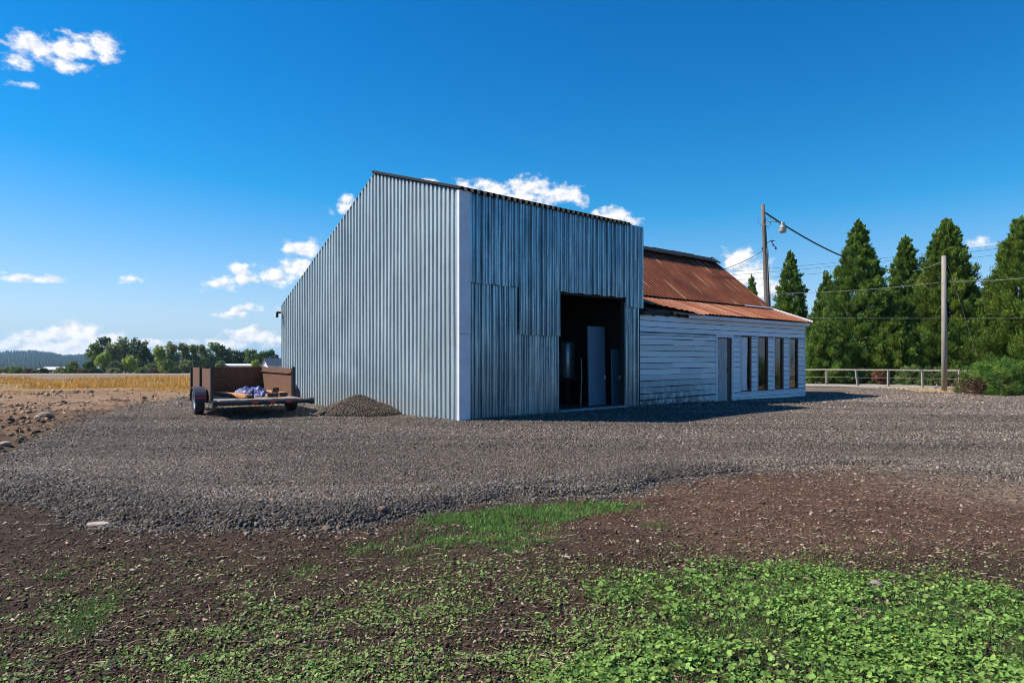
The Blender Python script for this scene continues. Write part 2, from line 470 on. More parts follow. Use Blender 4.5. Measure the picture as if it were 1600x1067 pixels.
def diamonds(P, D, L, W, cols, g):
    n = len(P)
    D = D / (np.linalg.norm(D, axis=1, keepdims=True) + 1e-9)
    s = np.cross(D, g.normal(size=(n, 3))); s /= np.linalg.norm(s, axis=1, keepdims=True) + 1e-9
    L = np.asarray(L)[:, None]; W = np.asarray(W)[:, None]
    v = np.stack([P - D * L * .5, P + s * W * .5 + D * L * .1, P + D * L * .5, P - s * W * .5 + D * L * .1], 1)
    f = np.arange(n * 4).reshape(n, 4)
    return v.reshape(-1, 3), f, np.repeat(cols, 4, 0)

def cat_mesh(parts):
    V = []; Fc = []; T = []; o = 0
    for v, f, t in parts:
        V.append(v); Fc.append(f + o); T.append(t); o += len(v)
    return np.concatenate(V), np.concatenate(Fc), np.concatenate(T)

def frustum_pts(n, d0, d1, g, half=.80, pw=1.0):
    d = np.sqrt(g.uniform(d0 ** 2, d1 ** 2, int(n))) if pw == 1 else d0 * (d1 / d0) ** g.uniform(0, 1, int(n))
    x = d * g.uniform(-half, half, int(n)) + g.uniform(-1.3, 1.3, int(n))
    return x, d

def graded(lo, hi, d0, d1, step, grow=1.13):
    c = list(np.arange(d0, d1 + 1e-6, step))
    a = [d1]; st = step
    while a[-1] < hi: st *= grow; a.append(a[-1] + st)
    b = [d0]; st = step
    while b[-1] > lo: st *= grow; b.append(b[-1] - st)
    return np.array(b[:0:-1] + c + a[1:])

def sheet(name, xs, ys, zf, mat, tf=None):
    X, Y = np.meshgrid(xs, ys); Z = zf(X, Y)
    V = np.stack([X, Y, Z], -1).reshape(-1, 3)
    nx, ny = len(xs), len(ys)
    i = np.arange(nx * ny).reshape(ny, nx)
    Fc = np.stack([i[:-1, :-1], i[:-1, 1:], i[1:, 1:], i[1:, :-1]], -1).reshape(-1, 4)
    T = tf(X, Y).reshape(-1, 3) if tf else None
    return mesh_np(name, V, Fc, mat, T, smooth=True)

# ---------------------------------------------------------------- ground
def lerpc(a, b, t): return a + (np.asarray(b) - a) * t[..., None]

def soil_tint(X, Y):
    c = np.zeros(X.shape + (3,)); c[:] = (.058, .037, .025)
    n = fbm(X, Y, .5, 4, 11)
    m = sstep(X, -.5, 2.0) * sstep(Y, 4.6, 6.2) * (1 - sstep(Y, 12, 14)); c = lerpc(c, (.118, .068, .046), m * (.6 + .4 * n))
    m = sstep(X + .8 * (n - .5), 3.6, 6.2) * sstep(Y + 1.2 * (n - .5), 6.4, 8.0) * (1 - sstep(Y, 12, 16)); c = lerpc(c, (.22, .165, .125), m)
    left = sstep(-X, 5.5, 8.5) * sstep(Y, 8.5, 11)
    c = lerpc(c, (.14, .088, .055), left)
    far = sstep(Y + 5 * (n - .5), 15, 24) * sstep(-X, 3, 8); c = lerpc(c, (.25, .16, .1), far)
    c = lerpc(c, (.27, .175, .09), sstep(Y + 4 * (n - .5), 28, 33) * sstep(-X, 0, 5))
    c = lerpc(c, (.2, .15, .115), sstep(Y + 6 * (n - .5), 54, 60))
    c = lerpc(c, (.3, .23, .165), sstep(Y, 150, 165))
    c = lerpc(c, (.06, .075, .035), sstep(Y, 262, 275))
    rt = sstep(X, 8, 14) * sstep(Y, 24, 27) * (1 - sstep(Y, 60, 70))
    c = lerpc(c, (.4, .28, .15), rt)
    lane = rt * sstep(Y - .12 * (26 - X), 34.0, 34.8); c = lerpc(c, (.33, .3, .27), lane)
    return c

xs = graded(-5200, 5200, -11, 12.5, .075, 1.11)
ys = graded(-60, 6500, 2.4, 13, .06, 1.06)
ground = sheet('ground', xs, ys, lambda X, Y: ground_z(X, Y), M['soil'], soil_tint); tag(ground, kind='structure')
xs = graded(-22, 62, -9.5, 12, .11, 1.05); ys = graded(4.6, 48, 5.2, 17, .09, 1.04)
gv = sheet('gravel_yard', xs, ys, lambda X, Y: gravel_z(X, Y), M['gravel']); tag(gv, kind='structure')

# ---------------------------------------------------------------- gravel stones, soil crumbs
g = np.random.default_rng(11)
def rock_cols(n, g, bright=1.0):
    k = g.choice([.4, .7, 1.0, 1.35, 2.0], n, p=[.24, .3, .26, .15, .05]) * g.uniform(.85, 1.15, n)
    base = np.array([.155, .126, .103]) * bright
    hue = g.normal(0, 1, (n, 1)) * np.array([.008, .0, -.008])
    return np.clip(base * k[:, None] + hue, .02, .6)

parts = []
for (cnt, d0, d1, s0, s1) in ((230000, 5.7, 11, .009, .022), (90000, 11, 21, .013, .032), (80000, 21, 40, .025, .05)):
    x, y = frustum_pts(cnt, d0, d1, g)
    sd = gravel_sd(x, y)
    k = sd > -g.exponential(1, len(x)) * (.1 + .5 * sstep(x, 2.5, 5) * (y < 10)) * (g.uniform(size=len(x)) < .75) - .02
    s_ = (x - CX) * UX + (y - CY) * UY; t_ = (x - CX) * VX + (y - CY) * VY
    k &= ~((s_ > -.05) & (t_ > -.05))
    x, y, sd = x[k], y[k], sd[k]
    edge = np.exp(-((sd - .3) / .7) ** 2) * (y < 11)
    size = g.uniform(s0, s1, len(x)) * (1 + .3 * edge) * g.choice([.7, .9, 1.0, 1.45], len(x), p=[.3, .3, .32, .08])
    z = surf_z(x, y) + size * .02
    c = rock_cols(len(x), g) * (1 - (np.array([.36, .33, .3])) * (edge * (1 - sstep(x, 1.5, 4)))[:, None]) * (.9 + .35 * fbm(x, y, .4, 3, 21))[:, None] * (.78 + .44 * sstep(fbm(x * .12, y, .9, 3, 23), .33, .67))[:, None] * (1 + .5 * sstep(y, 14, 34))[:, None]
    parts.append(chips(np.stack([x, y, z], 1), size, c, g))
V, Fc, T = cat_mesh(parts)
tag(mesh_np('gravel', V, Fc, M['stone'], T), 'loose crushed grey gravel spread over the yard in front of the barn', 'gravel', kind='stuff')

parts = []
x, y = frustum_pts(150000, 3.0, 11.5, g, pw=2)
sd = gravel_sd(x, y); k = sd < .1; x, y = x[k], y[k]
size = g.choice([.003, .005, .008, .011, .018], len(x), p=[.34, .32, .22, .1, .02]) * g.uniform(.7, 1.4, len(x))
red = sstep(x, 0, 2.5) * sstep(y, 4.8, 6)
c = (np.array([.068, .043, .029])[None] * (1 - red[:, None]) + np.array([.13, .08, .055])[None] * red[:, None]) * g.choice([.55, .8, 1.05, 1.5, 3.0], len(x), p=[.22, .3, .28, .15, .05])[:, None]
parts.append(chips(np.stack([x, y, ground_z(x, y) + size * .2], 1), size, c, g, (1, .8, .6)))
# bark chips and twig litter
x, y = frustum_pts(70000, 3.0, 11.5, g, pw=2)
sd = gravel_sd(x, y); dens = .35 + .65 * sstep(x, -1, 2) * sstep(y, 5, 6.5)
k = (sd < .12) & (g.uniform(size=len(x)) < dens); x, y = x[k], y[k]
size = g.uniform(.006, .022, len(x)) * (1 + .1 * (y - 4))
c = np.array([.2, .125, .085])[None] * g.choice([.35, .6, 1.0, 1.6, 2.4], len(x), p=[.25, .3, .25, .14, .06])[:, None]
parts.append(chips(np.stack([x, y, ground_z(x, y) + .006], 1), size, c, g, (1, .3, .1), .22))
x, y = frustum_pts(3600, 3.0, 10, g, pw=2); sd = gravel_sd(x, y); k = sd < .1; x, y = x[k], y[k]
size = g.uniform(.008, .022, len(x)) * (1 + .12 * (y - 4)); c = np.array([.34, .25, .19])[None] * g.uniform(.5, 1.35, (len(x), 1))
parts.append(chips(np.stack([x, y, ground_z(x, y) + size * .2], 1), size, c, g, (1.2, .8, .35), .25))
V, Fc, T = cat_mesh(parts)
tag(mesh_np('soil_debris', V, Fc, M['stone'], T), 'dark soil crumbs and bark chips littering the bare foreground earth', 'soil debris', kind='stuff')

# clods left of the yard
x, y = frustum_pts(60000, 9, 32, g, pw=2); 
k = (gravel_sd(x, y) < -.1) & (x < -4.5); x, y = x[k], y[k]
cl = fbm(x, y, .9, 3, 14); k = g.uniform(size=len(x)) < sstep(cl, .38, .62); x, y = x[k], y[k]
size = g.choice([.02, .035, .06, .1], len(x), p=[.45, .34, .17, .04]) * g.uniform(.6, 1.3, len(x))
far = sstep(y, 14, 20)[:, None]
c = (np.array([.14, .092, .06])[None] * (1 - far) + np.array([.29, .195, .13])[None] * far) * g.choice([.5, .8, 1.1, 1.5], len(x))[:, None]
V, Fc, T = chips(np.stack([x, y, ground_z(x, y) + size * .15], 1), size, c, g)
tag(mesh_np('earth_clods', V, Fc, M['stone'], T), 'brown earth clods and stones strewn on the bare ground left of the yard', 'clods', kind='stuff')

# ---------------------------------------------------------------- low green plants
def PG(pts): return np.array([G(*p) for p in pts])
LUSH = PG([(820, 1120), (880, 1010), (950, 965), (960, 925), (1010, 900), (1080, 878), (1150, 862), (1210, 846), (1290, 862), (1380, 880), (1470, 896), (1540, 916), (1640, 940), (1760, 1000), (1760, 1140), (1300, 1160)])
STRIP = PG([(640, 822), (690, 800), (760, 786), (850, 780), (930, 776), (1000, 784), (990, 795), (930, 802), (890, 815), (850, 840), (780, 852), (700, 858), (640, 862), (625, 840)])
PATCH = [(PG([(100, 985), (110, 940), (165, 922), (185, 928), (150, 965), (120, 985)]), .8), (PG([(530, 850), (580, 838), (600, 850), (550, 860)]), .5), (PG([(450, 880), (490, 868), (510, 880), (470, 890)]), .4),
         (PG([(1000, 812), (1040, 806), (1045, 818), (1010, 820)]), .5), (PG([(75, 890), (105, 884), (110, 892), (80, 897)]), .5)]
def lush_d(x, y): return sstep(poly_sd(LUSH, x, y) + 1.0 * (fbm(x, y, 1.6, 4, 41) - .5), -.2, .4)
def strip_d(x, y): return sstep(poly_sd(STRIP, x, y) + .75 * (fbm(x, y, 2.6, 4, 42) - .5), -.14, .22)

# broad round leaves (two rings of a slightly cupped disc)
x, y = frustum_pts(330000, 2.9, 7.4, g, pw=2)
lu = lush_d(x, y); n1 = .6 * fbm(x, y, 2.2, 4, 43) + .4 * fbm(x, y, 7, 3, 45); n2 = fbm(x, y, .7, 3, 44)
spr = (1 - sstep(y, 3.3, 5.6)) * 1.6 + .5 * (1 - sstep(y, 4.6, 6.2)) * sstep(x, -2.5, .5) + .12 * (1 - sstep(y, 4.5, 6))
pr = np.clip(lu * (.02 + .31 * sstep(n1, .42, .6)), 0, 1) + spr * (.07 + sstep(n1 * .75 + n2 * .25, .37, .66)) * .75
pr += .45 * sstep(poly_sd(PG([(860, 1067), (900, 985), (960, 950), (1060, 985), (1010, 1100)]), x, y), -.1, .2)
k = (g.uniform(size=len(x)) < pr * .34) & (gravel_sd(x, y) < -.05); x, y = x[k], y[k]; lu = lu[k]
print('broad leaves', len(x))
n = len(x); r = np.clip(g.lognormal(-4.85, .4, n), .0035, .0165) * (.8 + .35 * lu); h = g.uniform(.006, .03, n) * (.5 + lu)
a = np.linspace(0, 2 * np.pi, 8, endpoint=False)
ring = np.stack([np.cos(a), np.sin(a), np.full(8, .12)], 1); ring[0] *= (.45, 1, 1)
tpl = np.concatenate([[(0.1, 0, 0)], ring])
tpl = tpl[None] * r[:, None, None] * (1 + g.uniform(-.13, .13, (n, 9, 1)))
v = np.einsum('nij,nkj->nki', rot_np(n, g, .42), tpl) + np.stack([x, y, ground_z(x, y) + h], 1)[:, None, :]
fa = np.array([(0, 1 + i, 1 + (i + 1) % 8) for i in range(8)])
f = (fa[None] + (np.arange(n) * 9)[:, None, None]).reshape(-1, 3)
cc = np.array([.185, .31, .06])[None] * g.uniform(.4, 1.4, (n, 1)) + g.normal(0, 1, (n, 1)) * np.array([.025, .012, .004])
dry = (1 - lu) * g.uniform(0, .7, n); cc = cc * (1 - dry[:, None]) + np.array([.2, .24, .08]) * dry[:, None]
yel = g.uniform(size=n) < .003; cc[yel] = (.4, .33, .05)
tag(mesh_np('ground_cover', v.reshape(-1, 3), f, M['leaf'], np.repeat(np.clip(cc, .015, .6), 9, 0)), 'low round leaved green weeds carpeting the foreground soil', 'weeds', kind='stuff')

# grass blades
def blades(x, y, L, W, cols, g, lean=.6, z=None):
    n = len(x); a = g.uniform(0, 2 * np.pi, n); ln = np.abs(g.normal(0, lean, n)); b = g.uniform(0, 2 * np.pi, n)
    z = ground_z(x, y) if z is None else z
    P = np.stack([x, y, z - .005], 1)
    d = np.stack([np.cos(a) * np.sin(ln), np.sin(a) * np.sin(ln), np.cos(ln)], 1)
    s = np.stack([np.cos(b), np.sin(b), np.zeros(n)], 1)
    Lc = np.asarray(L)[:, None]; Wc = np.asarray(W)[:, None]
    mid = P + d * Lc * .55 + np.array([0, 0, .06]) * Lc
    tip = P + d * Lc + np.stack([np.cos(a), np.sin(a), -.25 * np.ones(n)], 1) * Lc * .25
    v = np.stack([P - s * Wc * .5, P + s * Wc * .5, mid + s * Wc * .4, mid - s * Wc * .4, tip], 1)
    f4 = np.stack([np.arange(n) * 5 + i for i in (0, 1, 2, 3)], 1)
    f3 = np.stack([np.arange(n) * 5 + i for i in (3, 2, 4, 4)], 1)
    return v.reshape(-1, 3), f4, f3[:, :3], np.repeat(cols, 5, 0)

def blade_mesh(name, parts, mat):
    V = []; F4 = []; F3 = []; T = []; o = 0
    for v, a, b, t in parts:
        V.append(v); F4.append(a + o); F3.append(b + o); T.append(t); o += len(v)
    V = np.concatenate(V); F4 = np.concatenate(F4); F3 = np.concatenate(F3); T = np.concatenate(T)
    Fc = np.concatenate([np.stack([F4[:, 0], F4[:, 1], F4[:, 2]], 1), np.stack([F4[:, 0], F4[:, 2], F4[:, 3]], 1), F3])
    return mesh_np(name, V, Fc, mat, T)

parts = []
x, y = frustum_pts(460000, 2.9, 7.9, g, pw=2)
lu = lush_d(x, y); st = strip_d(x, y); n1 = fbm(x, y, 1.8, 4, 47)
pr = lu * (.35 + .65 * sstep(n1, .4, .58)) * sstep(x + .5 * (y - 4), -.4, .7) + st * (.25 + 1.3 * sstep(fbm(x, y, 3.2, 3, 48) + .25 * sstep(y, 6.0, 6.7), .42, .7))
for P, w in PATCH: pr = pr + w * sstep(poly_sd(P, x, y), -.1, .08)
pr += .03 * (1 - sstep(y, 5, 6.5)) * sstep(n1, .45, .6)
k = (g.uniform(size=len(x)) < pr * .62) & (gravel_sd(x, y) < .12); x, y, st = x[k], y[k], st[k]
n = len(x); print('grass', n)
L = g.uniform(.018, .055, n) * (1 + .25 * st); W = g.uniform(.0022, .0045, n) * (1 + .25 * (y - 4))
cc = np.array([.11, .25, .04])[None] * g.uniform(.55, 1.4, (n, 1)) + g.normal(0, 1, (n, 1)) * np.array([.02, .01, .0])
dr = g.uniform(size=n) < .05; cc[dr] = (.33, .27, .13)
parts.append(blades(x, y, L, W, np.clip(cc, .015, .6), g, .65))
blade = blade_mesh('grass', parts, M['leaf']); tag(blade, 'short bright green grass in the foreground and along the gravel edge', 'grass', kind='stuff')

# straw bits lying about
x, y = frustum_pts(6500, 3.0, 11, g, pw=2); k = (gravel_sd(x, y) < .1); x, y = x[k], y[k]; n = len(x)
P = np.stack([x, y, ground_z(x, y) + g.uniform(.004, .016, n)], 1)
D = np.stack([g.normal(size=n), g.normal(size=n), g.normal(0, .12, n)], 1)
cc = np.array([.42, .33, .21])[None] * g.uniform(.45, 1.25, (n, 1))
V, Fc, T = diamonds(P, D, g.uniform(.03, .11, n), g.uniform(.003, .007, n), cc, g)
tag(mesh_np('straw', V, Fc, M['straw'], T), 'pale dry straw bits lying on the brown foreground earth', 'straw', kind='stuff')

# golden dry grass strip at left, straw patch at right
parts = []
def gold(n, x0, x1, y0, y1, hmin, hmax, seed):
    gg = np.random.default_rng(seed)
    y = y0 * (y1 / y0) ** gg.uniform(0, 1, n); x = gg.uniform(x0, x1, n) * (y / y1)
    k = gg.uniform(size=n) < (.03 + .97 * sstep(fbm(x * .45, y, .3, 4, 51) + .12 * sstep(y, 38, 50), .45, .6)); x, y = x[k], y[k]; n = len(x)
    cc = np.array([.7, .42, .11])[None] * gg.uniform(.6, 1.3, (n, 1)) + gg.normal(0, 1, (n, 1)) * np.array([.02, .03, .02])
    return blades(x, y, gg.uniform(hmin, hmax, n) * (.2 + 1.4 * sstep(fbm(x, y, .25, 3, 57), .3, .7)), gg.uniform(.012, .03, n) * (y / 30), np.clip(cc, .03, .9), gg, .45, ground_z(x, y))
parts.append(gold(110000, -50, -4, 29, 56, .06, .36, 3))
blade = blade_mesh('dry_grass', parts, M['straw']); tag(blade, 'golden dry grass band across the bare field left of the barn', 'dry grass', kind='stuff')
gg = np.random.default_rng(5); n = 9000
x = gg.uniform(14, 30, n); y = gg.uniform(27.5, 36, n)
k = (gravel_sd(x, y) < .5) & (y < 34.6 + .12 * (26 - x)) ; x, y = x[k], y[k]; n = len(x)
cc = np.array([.55, .4, .22])[None] * gg.uniform(.6, 1.25, (n, 1))
blade = blade_mesh('dead_grass', [blades(x, y, gg.uniform(.04, .14, n), gg.uniform(.02, .035, n), cc, gg, 1.1)], M['straw'])
tag(blade, 'trampled tan dead grass around the pale pole and the bush', 'dead grass', kind='stuff')

# single stones worth naming
def rock(x, y, s, asp, col, label, seed, grp=None):
    gg = np.random.default_rng(seed)
    import bmesh
    bm = bmesh.new(); bmesh.ops.create_icosphere(bm, subdivisions=2, radius=.5)
    for v in bm.verts:
        k = 1 + .22 * (float(fbm([v.co.x * 2 + 5 * seed], [v.co.y * 2 + v.co.z * 3], 1.7, 3, seed)[0]) - .5) * 2
        v.co = Vector((v.co.x * asp[0], v.co.y * asp[1], v.co.z * asp[2])) * s * k
    me = bpy.data.meshes.new('rock'); bm.to_mesh(me); bm.free()
    m = simple('rock_surface', col, .9, 0, tuple(c * .55 for c in col), ns=14, bmp=.5)
    o = link('rock', me, m, loc=(x, y, float(surf_z(x, y)) + s * asp[2] * .18), rz=gg.uniform(0, 6))
    return tag(o, label, 'rock')
x, y = G(155, 813); r0 = rock(x, y, .22, (1.1, .55, .2), (.5, .42, .34), 'flat pale stone slab lying at the front edge of the gravel', 1); r0.rotation_euler[2] = .1
x, y = G(1369, 908); rock(x, y, .1, (1, .9, .7), (.3, .25, .2), 'round brown stone sitting in the green grass at right', 2)
x, y = G(70, 655); rock(x, y, .3, (1.1, .9, .65), (.36, .27, .2), 'largest tan boulder beside the left edge of the gravel', 3)
x, y = G(61, 651); rock(x, y, .22, (1, .9, .7), (.42, .33, .25), 'paler small boulder touching the largest tan boulder', 4)
x, y = G(73, 638); rock(x, y, .24, (1, .8, .6), (.16, .11, .08), 'dark angular rock behind the tan boulders', 5)
x, y = G(8, 697); rock(x, y, .17, (1.2, .8, .5), (.4, .31, .24), 'pale flattish stone on shadowed clods at the left picture edge', 6)
x, y = G(598, 802); rock(x, y, .1, (1, .8, .6), (.26, .15, .11), 'reddish stone at the gravel edge left of the grass strip', 7)
x, y = G(511, 820); rock(x, y, .11, (1.1, .8, .6), (.2, .15, .12), 'dull brown stone where the gravel bank meets dark soil', 8)
x, y = G(956, 1040); rock(x, y, .06, (1.2, .8, .6), (.38, .28, .22), 'pinkish pebble among weeds near the bottom edge', 9)
x, y = G(884, 862); rock(x, y, .06, (1.4, .5, .3), (.55, .47, .36), 'cream coloured wood chip like pebble on bare soil', 10)

# ---------------------------------------------------------------- corrugated sheets
def rib_line(u0, u1, pitch, depth, flat=.4, slope=.12, jit=0, gg=None):
    pts = []; u = u0
    while u < u1:
        p = pitch * (1 + (gg.uniform(-jit, jit) if gg is not None else 0))
        d = depth * (1 + (gg.uniform(-jit, jit) if gg is not None else 0))
        for k, dd in ((0, 0), (slope, d), (slope + flat, d), (2 * slope + flat, 0)):
            pts.append((min(u + k * p, u1), dd))
        u += p
    pts.append((u1, 0))
    out = [pts[0]]
    for q in pts[1:]:
        if q[0] > out[-1][0] + 1e-4: out.append(q)
    return out

def corr(mb, line, z0, z1, place, rows=1):
    """strips between z0(u) and z1(u); place(u, depth, z) -> point"""
    f0 = z0 if callable(z0) else (lambda u: z0); f1 = z1 if callable(z1) else (lambda u: z1)
    vs = []; fs = []
    for u, d in line:
        for r in range(rows + 1):
            z = f0(u) + (f1(u) - f0(u)) * r / rows
            vs.append(place(u, d, z))
    k = rows + 1
    for i in range(len(line) - 1):
        for r in range(rows): fs.append((i * k + r, (i + 1) * k + r, (i + 1) * k + r + 1, i * k + r + 1))
    mb.add(vs, fs)

# ---------------------------------------------------------------- metal barn
BL, BW = 7.13, 9.8                       # open side length, gable width
EZ, PY, PZ, FZ = 5.5, 3.79, 6.62, 3.28
barn = empty('metal_barn', (CX, CY, 0), ANG, label='tall corrugated metal barn with a steep lopsided roof and open doorway', cat='barn')
def topA(y): return EZ + (PZ - EZ) * y / PY if y < PY else PZ + (FZ - PZ) * (y - PY) / (BW - PY)
mb = MB(); gg = np.random.default_rng(2)
ln = rib_line(-.045, BW, .176, .036, .42, .1, .05, gg); i = next(k for k, p in enumerate(ln) if p[0] > PY); ln.insert(i, (PY, ln[i][1]))
corr(mb, ln, -.12, topA, lambda u, d, z: (-d + .006 * math.sin(u * 3.1 + z), u, z), 6)
mb.build('gable_wall', M['galvA'], barn)
# open side: overlapping old sheets
mb = MB()
for (x0, x1, z0, z1, off, sd_, pitch, dep) in ((.27, 1.97, -.12, 3.42, 0, 1, .19, .038), (1.95, 3.48, -.12, 2.2, .006, 2, .2, .036), (.27, 1.96, 3.32, EZ, .05, 3, .215, .042),
        (1.94, 3.48, 2.08, EZ, .055, 4, .2, .042), (3.47, 6.36, 3.26, EZ, .045, 5, .2, .042), (6.33, 7.2, 3.03, EZ + .02, .06, 6, .2, .038), (6.36, 7.07, -.12, 3.14, .0, 7, .19, .038)):
    gg = np.random.default_rng(sd_ * 13)
    ln = []; u = x0
    while u < x1:                          # irregular wide pans, narrow ribs and small beads
        p = pitch * gg.uniform(.8, 1.2); d = dep * gg.uniform(.7, 1.2)
        for k, dd in ((0, 0), (.07, d), (.36, d), (.43, 0), (.6, 0), (.64, .016), (.7, .016), (.74, .0)): ln.append((u + k * p, dd))
        u += p
    ln = [q for q in ln if q[0] < x1] + [(x1, 0)]
    wob = gg.uniform(0, 6)
    low = z0 + (gg.uniform(-.03, .03) if z0 > 0 else 0)
    corr(mb, ln, (lambda u, low=low, w=wob: low + (.012 * math.sin(u * 9 + w) if low > 0 else 0)), z1, lambda u, d, z, off=off, w=wob: (u, -d - off - .008 * math.sin(z * 1.7 + w) * math.sin(u * 2.3 + w), z), 8)
mb.build('side_wall', M['galvB'], barn)
mb = MB(); ln = rib_line(0, BW, .2, .03); 
j = next(k for k, p in enumerate(ln) if p[0] > PY); ln.insert(j, (PY, ln[j][1]))
corr(mb, ln, -.12, topA, lambda u, d, z: (BL + d * .5, u, z)); mb.build('end_wall', M['galvB'], barn)
mb = MB(); corr(mb, rib_line(0, BL, .2, .03), -.12, FZ, lambda u, d, z: (u, BW + d, z)); mb.build('rear_wall', M['galvB'], barn)
# roof slopes: ribs run down the slope
mb = MB(); sl = (PZ - EZ) / PY
for (y0, y1, f) in ((-.17, PY + .03, lambda y: EZ + .012 + sl * y), (PY - .0, BW + .12, lambda y: PZ + .02 + (FZ - PZ) * (y - PY) / (BW - PY))):
    vs = []; fs = []; line = rib_line(-.06 if y0 < 0 else .03, 6.45, .2, .085, .44, .05)
    for u, d in line:
        for y in (y0, y1): vs.append((u, y, f(y) + d))
    for k in range(len(line) - 1): fs.append((2 * k, 2 * k + 2, 2 * k + 3, 2 * k + 1))
    mb.add(vs, fs)
mb.box((6.45, 0.02, EZ - .05), (BL, .04, EZ - .02))
vs = [(6.45, 0, EZ), (BL, 0, EZ), (BL, PY, PZ), (6.45, PY, PZ), (BL, BW, FZ), (6.45, BW, FZ)]; mb.add(vs, [(0, 1, 2, 3), (3, 2, 4, 5)])
mb.build('roof', M['black'], barn)  # galvanised roof coloured black, the shade at its edges put into the colour
mb = MB()
mb.bar((-.075, -.18, EZ + .0), (-.075, PY, PZ + .05), .02, .045)
mb.build('rake_trim', M['black'], barn)  # dark roof edge, its overhang shadow put into the black
mb = MB(); mb.box((-.056, -.112, -.1), (-.038, -.035, EZ - .02)); mb.box((-.036, -.115, -.1), (.275, -.1, 2.05)); mb.box((-.036, -.1165, 2.056), (.275, -.1, EZ - .02))
mb.build('corner_board', M['trim'], barn, bevel=.004)
mb = MB(); mb.box((3.36, .03, -.05), (3.46, .16, 3.3)); mb.box((6.38, .03, -.05), (6.48, .16, 3.3)); mb.box((3.46, .03, 3.24), (6.38, .16, 3.36))
mb.build('doorway_frame', M['dark'], barn)
mb = MB(); mb.box((3.46, -.1, -.1), (6.36, .2, .045)); mb.build('doorway_sill', M['concrete'], barn, bevel=.01)
mb = MB(); mb.box((.05, .22, -.1), (BL - .05, BW - .05, .02)); mb.build('floor_slab', M['dark'], barn)  # slab coloured dark to stand for the unlit interior
mb = MB()
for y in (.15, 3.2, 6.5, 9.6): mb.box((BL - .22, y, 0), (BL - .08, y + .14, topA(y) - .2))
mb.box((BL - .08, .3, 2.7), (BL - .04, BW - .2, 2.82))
for y in (.33, 3.4): mb.box((BL - .06, y, .02), (BL - .03, y + 2.9, 5.2 if y < 1 else 4.7))  # added dark boards over the wall ribs, painting the interior shade
mb.build('studs_and_shade_boards', M['dark'], barn)
mb = MB(); mb.add([(-.03, -.0, EZ - .03), (BL, 0, EZ - .03), (BL, PY, PZ - .04), (-.03, PY, PZ - .04), (BL, BW, FZ - .03), (-.03, BW, FZ - .03)], [(0, 1, 2, 3), (3, 2, 4, 5)]); mb.build('light_leak_sheet', M['dark'], barn)  # added dark sheet blocking light leaks under the roof
mb = MB()                                  # loose lifted flap of sheet beside the doorway
vs = [(6.4, -.05, 2.2), (6.47, -.075, 2.45), (6.46, -.07, 2.75), (6.405, -.045, 2.9), (6.52, -.05, 2.5)]
mb.add(vs, [(0, 4, 1), (1, 4, 2), (2, 4, 3)]); mb.build('torn_flap', M['trim'], barn)
mb = MB(); mb.box((-.06, BW - .05, 3.0), (-.2, BW + .02, 3.06)); mb.box((-.22, BW - .06, 2.86), (-.16, BW + .03, 3.02)); mb.build('bracket', M['black'], barn)

def BP(s, t, z=0): return (CX + UX * s + VX * t, CY + UY * s + VY * t, z)
# things kept inside the doorway
tank = empty('water_tank', BP(6.2, 2.2, .02), ANG, label='tall cylindrical zinc tank on a dark stand inside the barn doorway', cat='tank')
mb = MB(); mb.lathe([(0, .8), (.24, .8), (.25, .82), (.25, 1.9), (.2, 1.98), (0, 2.02)], 28); mb.build('cylinder', M['tank'], tank, smooth=True)
mb = MB(); mb.box((-.35, -.35, .7), (.35, .35, .795))
for a, b in ((-1, -1), (1, -1), (1, 1), (-1, 1)): mb.box((a * .3 - .04, b * .3 - .04, 0), (a * .3 + .04, b * .3 + .04, .7))
mb.build('stand', M['dark'], tank)
def panel(s, t, w, h, lean, label, yaw=0, seam=None):
    p = empty('leaning_sheet', BP(s, t, .025), ANG + yaw, label=label, cat='metal sheet')
    mb = MB(); vs = []
    for z in (0, h):
        for xx, yy in ((-w / 2, -.02), (w / 2, -.02), (w / 2, .02), (-w / 2, .02)): vs.append((xx, yy + lean * z, z))
    mb.add(vs, [(0, 3, 2, 1), (4, 5, 6, 7), (0, 1, 5, 4), (1, 2, 6, 5), (2, 3, 7, 6), (3, 0, 4, 7)])
    mb.build('sheet', PANELM, p)
    mb = MB(); mb.box((w / 2 - .08, -.05, .78), (w / 2 - .04, -.02, .9)); mb.build('handle', M['trim'], p)
    return p
PANELM = simple('dull_blue_enamel', (.2, .3, .39), .5, .2, (.15, .24, .32), ns=2)
panel(6.1, .85, .84, 2.42, .02, 'tall blue grey panel leaning upright inside the barn doorway', .05)
panel(6.72, .6, .42, 1.72, .02, 'short narrow blue panel standing right of the taller one in the doorway', .05)
st = MB(); st.tube([(0, 0, 0), (.03, .02, .9), (.02, .05, 1.45)], .02, 6); so = st.build('wooden_stick', M['palerail'], None, BP(5.45, .95, .02)); tag(so, 'pale thin wooden stick leaning beside the tall blue panel', 'stick')

